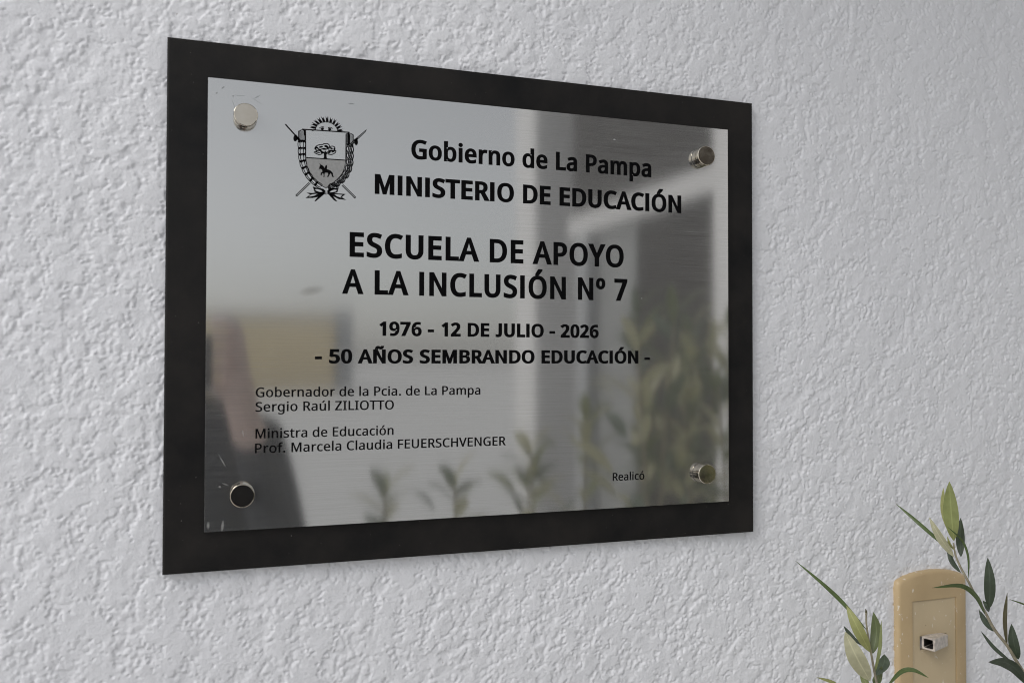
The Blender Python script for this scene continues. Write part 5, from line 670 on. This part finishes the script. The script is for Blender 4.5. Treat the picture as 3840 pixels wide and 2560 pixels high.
# the olive bush the shoots belong to stands out of frame; the steel mirrors it
def bush_shoot(name, label, x, z, ytop, seed, spread, leafy, group):
    r = random.Random(seed)
    root = thing(name, V(x, -H0, z), label, 'plant', group)
    tip = V(x + r.uniform(-.06, .06), ytop, z + r.uniform(-.05, .05)); ft = V(x, -H0, z)
    path = [ft.lerp(tip, t) + Vector((.03*math.sin(t*4+seed), .03*math.cos(t*3+seed), 0))*(1-t)*t*2 for t in [i/14 for i in range(15)]]
    obj('stem', from_bm('stem', tube_bm(bmesh.new(), path, [.006*(1-t)+.0017 for t in [i/14 for i in range(15)]], 7)), M_bark, root, True)
    bm = bmesh.new(); uvl = bm.loops.layers.uv.new('blade')
    N = leafy
    for q in range(N):
        t = 1 - ((q/N)**1.4*0.32 if name == 'olive_sapling' else (q/N)**1.1*0.62)
        i = min(13, int(t*14)); b = path[i].lerp(path[i+1], t*14 - i)
        a = q*2.39996 + r.uniform(-.4, .4); up_ = r.uniform(.45, 1.3) if q < 7 else r.uniform(.2, .8)
        dv = Vector((math.cos(a), math.sin(a), up_)).normalized(); L_ = r.uniform(.045, .068)*spread
        # short side twigs carry some of the leaves outward
        off = dv*r.uniform(0, .06)*spread if q > 6 else Vector((0, 0, 0))
        leaf_into(bm, uvl, [b + off, b + off + dv*L_*.5 + Vector((0, 0, .004)), b + off + dv*L_ + Vector((0, 0, -.004))], r.uniform(.011, .017)*(1.15 if name == 'olive_sapling' else spread), r.uniform(-.5, .5), Vector((0, -0.2, 1)), mi=r.choice([0, 0, 1, 1, 2]))
    me = bpy.data.meshes.new('foliage'); bm.to_mesh(me); bm.free()
    obj('foliage', me, [LEAF['greysage'], LEAF['sage'], LEAF['green']] if name == 'olive_bush_stem' else [LEAF['greysage'], LEAF['sage'], LEAF['pale']], root)
for i, (x, z, yt, lf) in enumerate([(.045, .58, -.185, 20), (.135, .57, -.165, 22), (.215, .60, -.175, 20), (.30, .56, -.13, 24), (.355, .60, -.085, 26)]):
    bush_shoot('olive_sapling', 'low olive sapling whose tip is mirrored along the bottom of the plate', x, z, yt - .04, 40+i, 1.0, lf + 6, 'olive saplings mirrored along the bottom edge of the plate')
for i in range(13):
    x = .42 + .19*((i*0.618) % 1); z = .42 + .34*((i*0.381 + .2) % 1); D_ = z + .616
    x = -0.2 + (.515 + .165*((i*0.618) % 1))*D_
    bush_shoot('olive_bush_stem', 'upright stem of the dense olive bush mirrored in the lower right of the plate', x, z, [.03, -.02, .05, -.06, .0, -.1, .02, -.04, .06, -.08, -.01, .03, -.12][i], 70+i, 1.25, 34, 'stems of the olive bush mirrored at the lower right of the plate')

# ------------------------------------------------------------------ the person photographing, mirrored as a dark shape
def person():
    root = thing('person', V(-.31, -H0, 1.08), 'person in a dark jacket holding up a phone, mirrored in the plate', 'person')
    vs, ed, tg = [], [], []
    def J(x, y, z, r, t, p=None, r2=None):
        vs.append((V(x, y, z), r, r2 or r)); tg.append(t)
        if p is not None: ed.append((p, len(vs)-1))
        return len(vs)-1
    cx = -.27
    pel = J(cx, -.62, 1.10, .135, 2, None, .105); wai = J(cx, -.45, 1.10, .165, 1, pel, .11); che = J(cx, -.27, 1.09, .175, 1, wai, .12)
    upc = J(cx, -.175, 1.09, .125, 1, che, .09); hc = cx - .055
    nek = J(cx - .02, -.095, 1.08, .052, 0, upc); jaw = J(hc + .01, -.03, 1.055, .066, 0, nek, .075); hd = J(hc, .045, 1.065, .078, 0, jaw, .09); tp = J(hc, .095, 1.075, .055, 0, hd, .065)
    for s in (1, -1):
        sh = J(cx + s*.165, -.195, 1.08, .062, 1, upc); el = J(cx + s*.205, -.41, .93, .048, 1, sh)
        hx = -.172 if s > 0 else -.33
        wr = J(hx + s*.035, -.15, .735, .030, 0, el, .026); pa = J(hx + s*.012, -.075, .69, .030, 0, wr, .018)
        for k in range(4):
            a = J(hx + s*.012, -.055 + .021*k, .668, .0095, 0, pa); b = J(hx - s*.004, -.052 + .022*k, .655, .0088, 0, a); J(hx - s*.022, -.050 + .021*k, .660, .0078, 0, b)
        th = J(hx - s*.002, -.085, .676, .011, 0, pa); J(hx - s*.028, -.066, .672, .009, 0, th)
        hi = J(cx + s*.095, -.72, 1.10, .095, 2, pel); kn = J(cx + s*.10, -1.06, 1.09, .062, 2, hi); an = J(cx + s*.10, -1.41, 1.11, .042, 2, kn); J(cx + s*.105, -1.462, 1.0, .036, 3, an)
    me = bpy.data.meshes.new('body'); me.from_pydata([v[0] for v in vs], ed, [])
    o = bpy.data.objects.new('body', me); col.objects.link(o)
    sk = o.modifiers.new('skin', 'SKIN'); sk.use_smooth_shade = True
    for i, d in enumerate(me.skin_vertices[0].data): d.radius = (vs[i][1], vs[i][2]); d.use_root = (i == 0)
    su = o.modifiers.new('sub', 'SUBSURF'); su.levels = su.render_levels = 2
    bpy.context.view_layer.update()
    nm = bpy.data.meshes.new_from_object(o.evaluated_get(bpy.context.evaluated_depsgraph_get())); bpy.data.objects.remove(o)
    nm.materials.clear()
    mats = [plain('skin', (0.70, 0.54, 0.48), 0.5, .06), plain('dark_jacket', (0.042, 0.046, 0.056), 0.85, .2), plain('dark_trousers', (0.03, 0.03, 0.035), 0.9), plain('black_shoe', (0.02, 0.02, 0.02), 0.4)]
    bo = obj('body', nm, mats, root, True)
    P = [v[0] for v in vs]
    segs = [(a, b) for a, b in ed]
    for pl in nm.polygons:
        c = pl.center; best = min(segs, key=lambda e: (c - P[e[0]].lerp(P[e[1]], max(0, min(1, (c-P[e[0]]).dot(P[e[1]]-P[e[0]])/max(1e-9, (P[e[1]]-P[e[0]]).length_squared))))).length)
        t = (c-P[best[0]]).dot(P[best[1]]-P[best[0]])/max(1e-9, (P[best[1]]-P[best[0]]).length_squared)
        a, b = tg[best[0]], tg[best[1]]
        pl.material_index = a if t < (0.5 if not (a == 1 and b == 0) else 1.0) else b
    bm = bmesh.new(); bmesh.ops.create_icosphere(bm, subdivisions=4, radius=1)
    for v in list(bm.verts):
        if v.co.z < -0.15 and v.co.y > 0.25: pass
    bmesh.ops.delete(bm, geom=[v for v in bm.verts if v.co.y < -0.35 and v.co.z < 0.45 or v.co.z < -0.75], context='VERTS')
    for v in bm.verts:
        w = 1 + .03*math.sin(v.co.x*23) * math.cos(v.co.z*19)
        v.co = V(hc, .045, 1.08) + Vector((v.co.x*.086*w, -0 + v.co.y*.104*w, v.co.z*.118*w))
    obj('hair', from_bm('hair', bm), plain('dark_hair', (0.02, 0.014, 0.010), 0.5, .3, 200), root, True)
    # brow, nose and eyes, so the face is a face
    for s in (1, -1):
        bm = bmesh.new(); bmesh.ops.create_uvsphere(bm, u_segments=12, v_segments=8, radius=.011)
        for v in bm.verts: v.co += V(hc + s*.031, .02, .975 + .008)
        obj('eye', from_bm('eye', bm), plain('eye_white', (.6, .6, .6), .2), bo, True)
    bm = tube_bm(bmesh.new(), [V(hc, .015, .985), V(hc, -.01, .970), V(hc, -.03, .962), V(hc, -.036, .975)], [.007, .010, .014, .009], 10)
    obj('nose', from_bm('nose', bm), mats[0], bo, True)
person()
ph = box('phone', plain('black_phone', (.02, .02, .022), .3), None, -.345, -.191, -.078, -.004, .640, .648, .003, 2)
tag(ph, 'black phone held up in both hands, mirrored in the plate', 'phone')
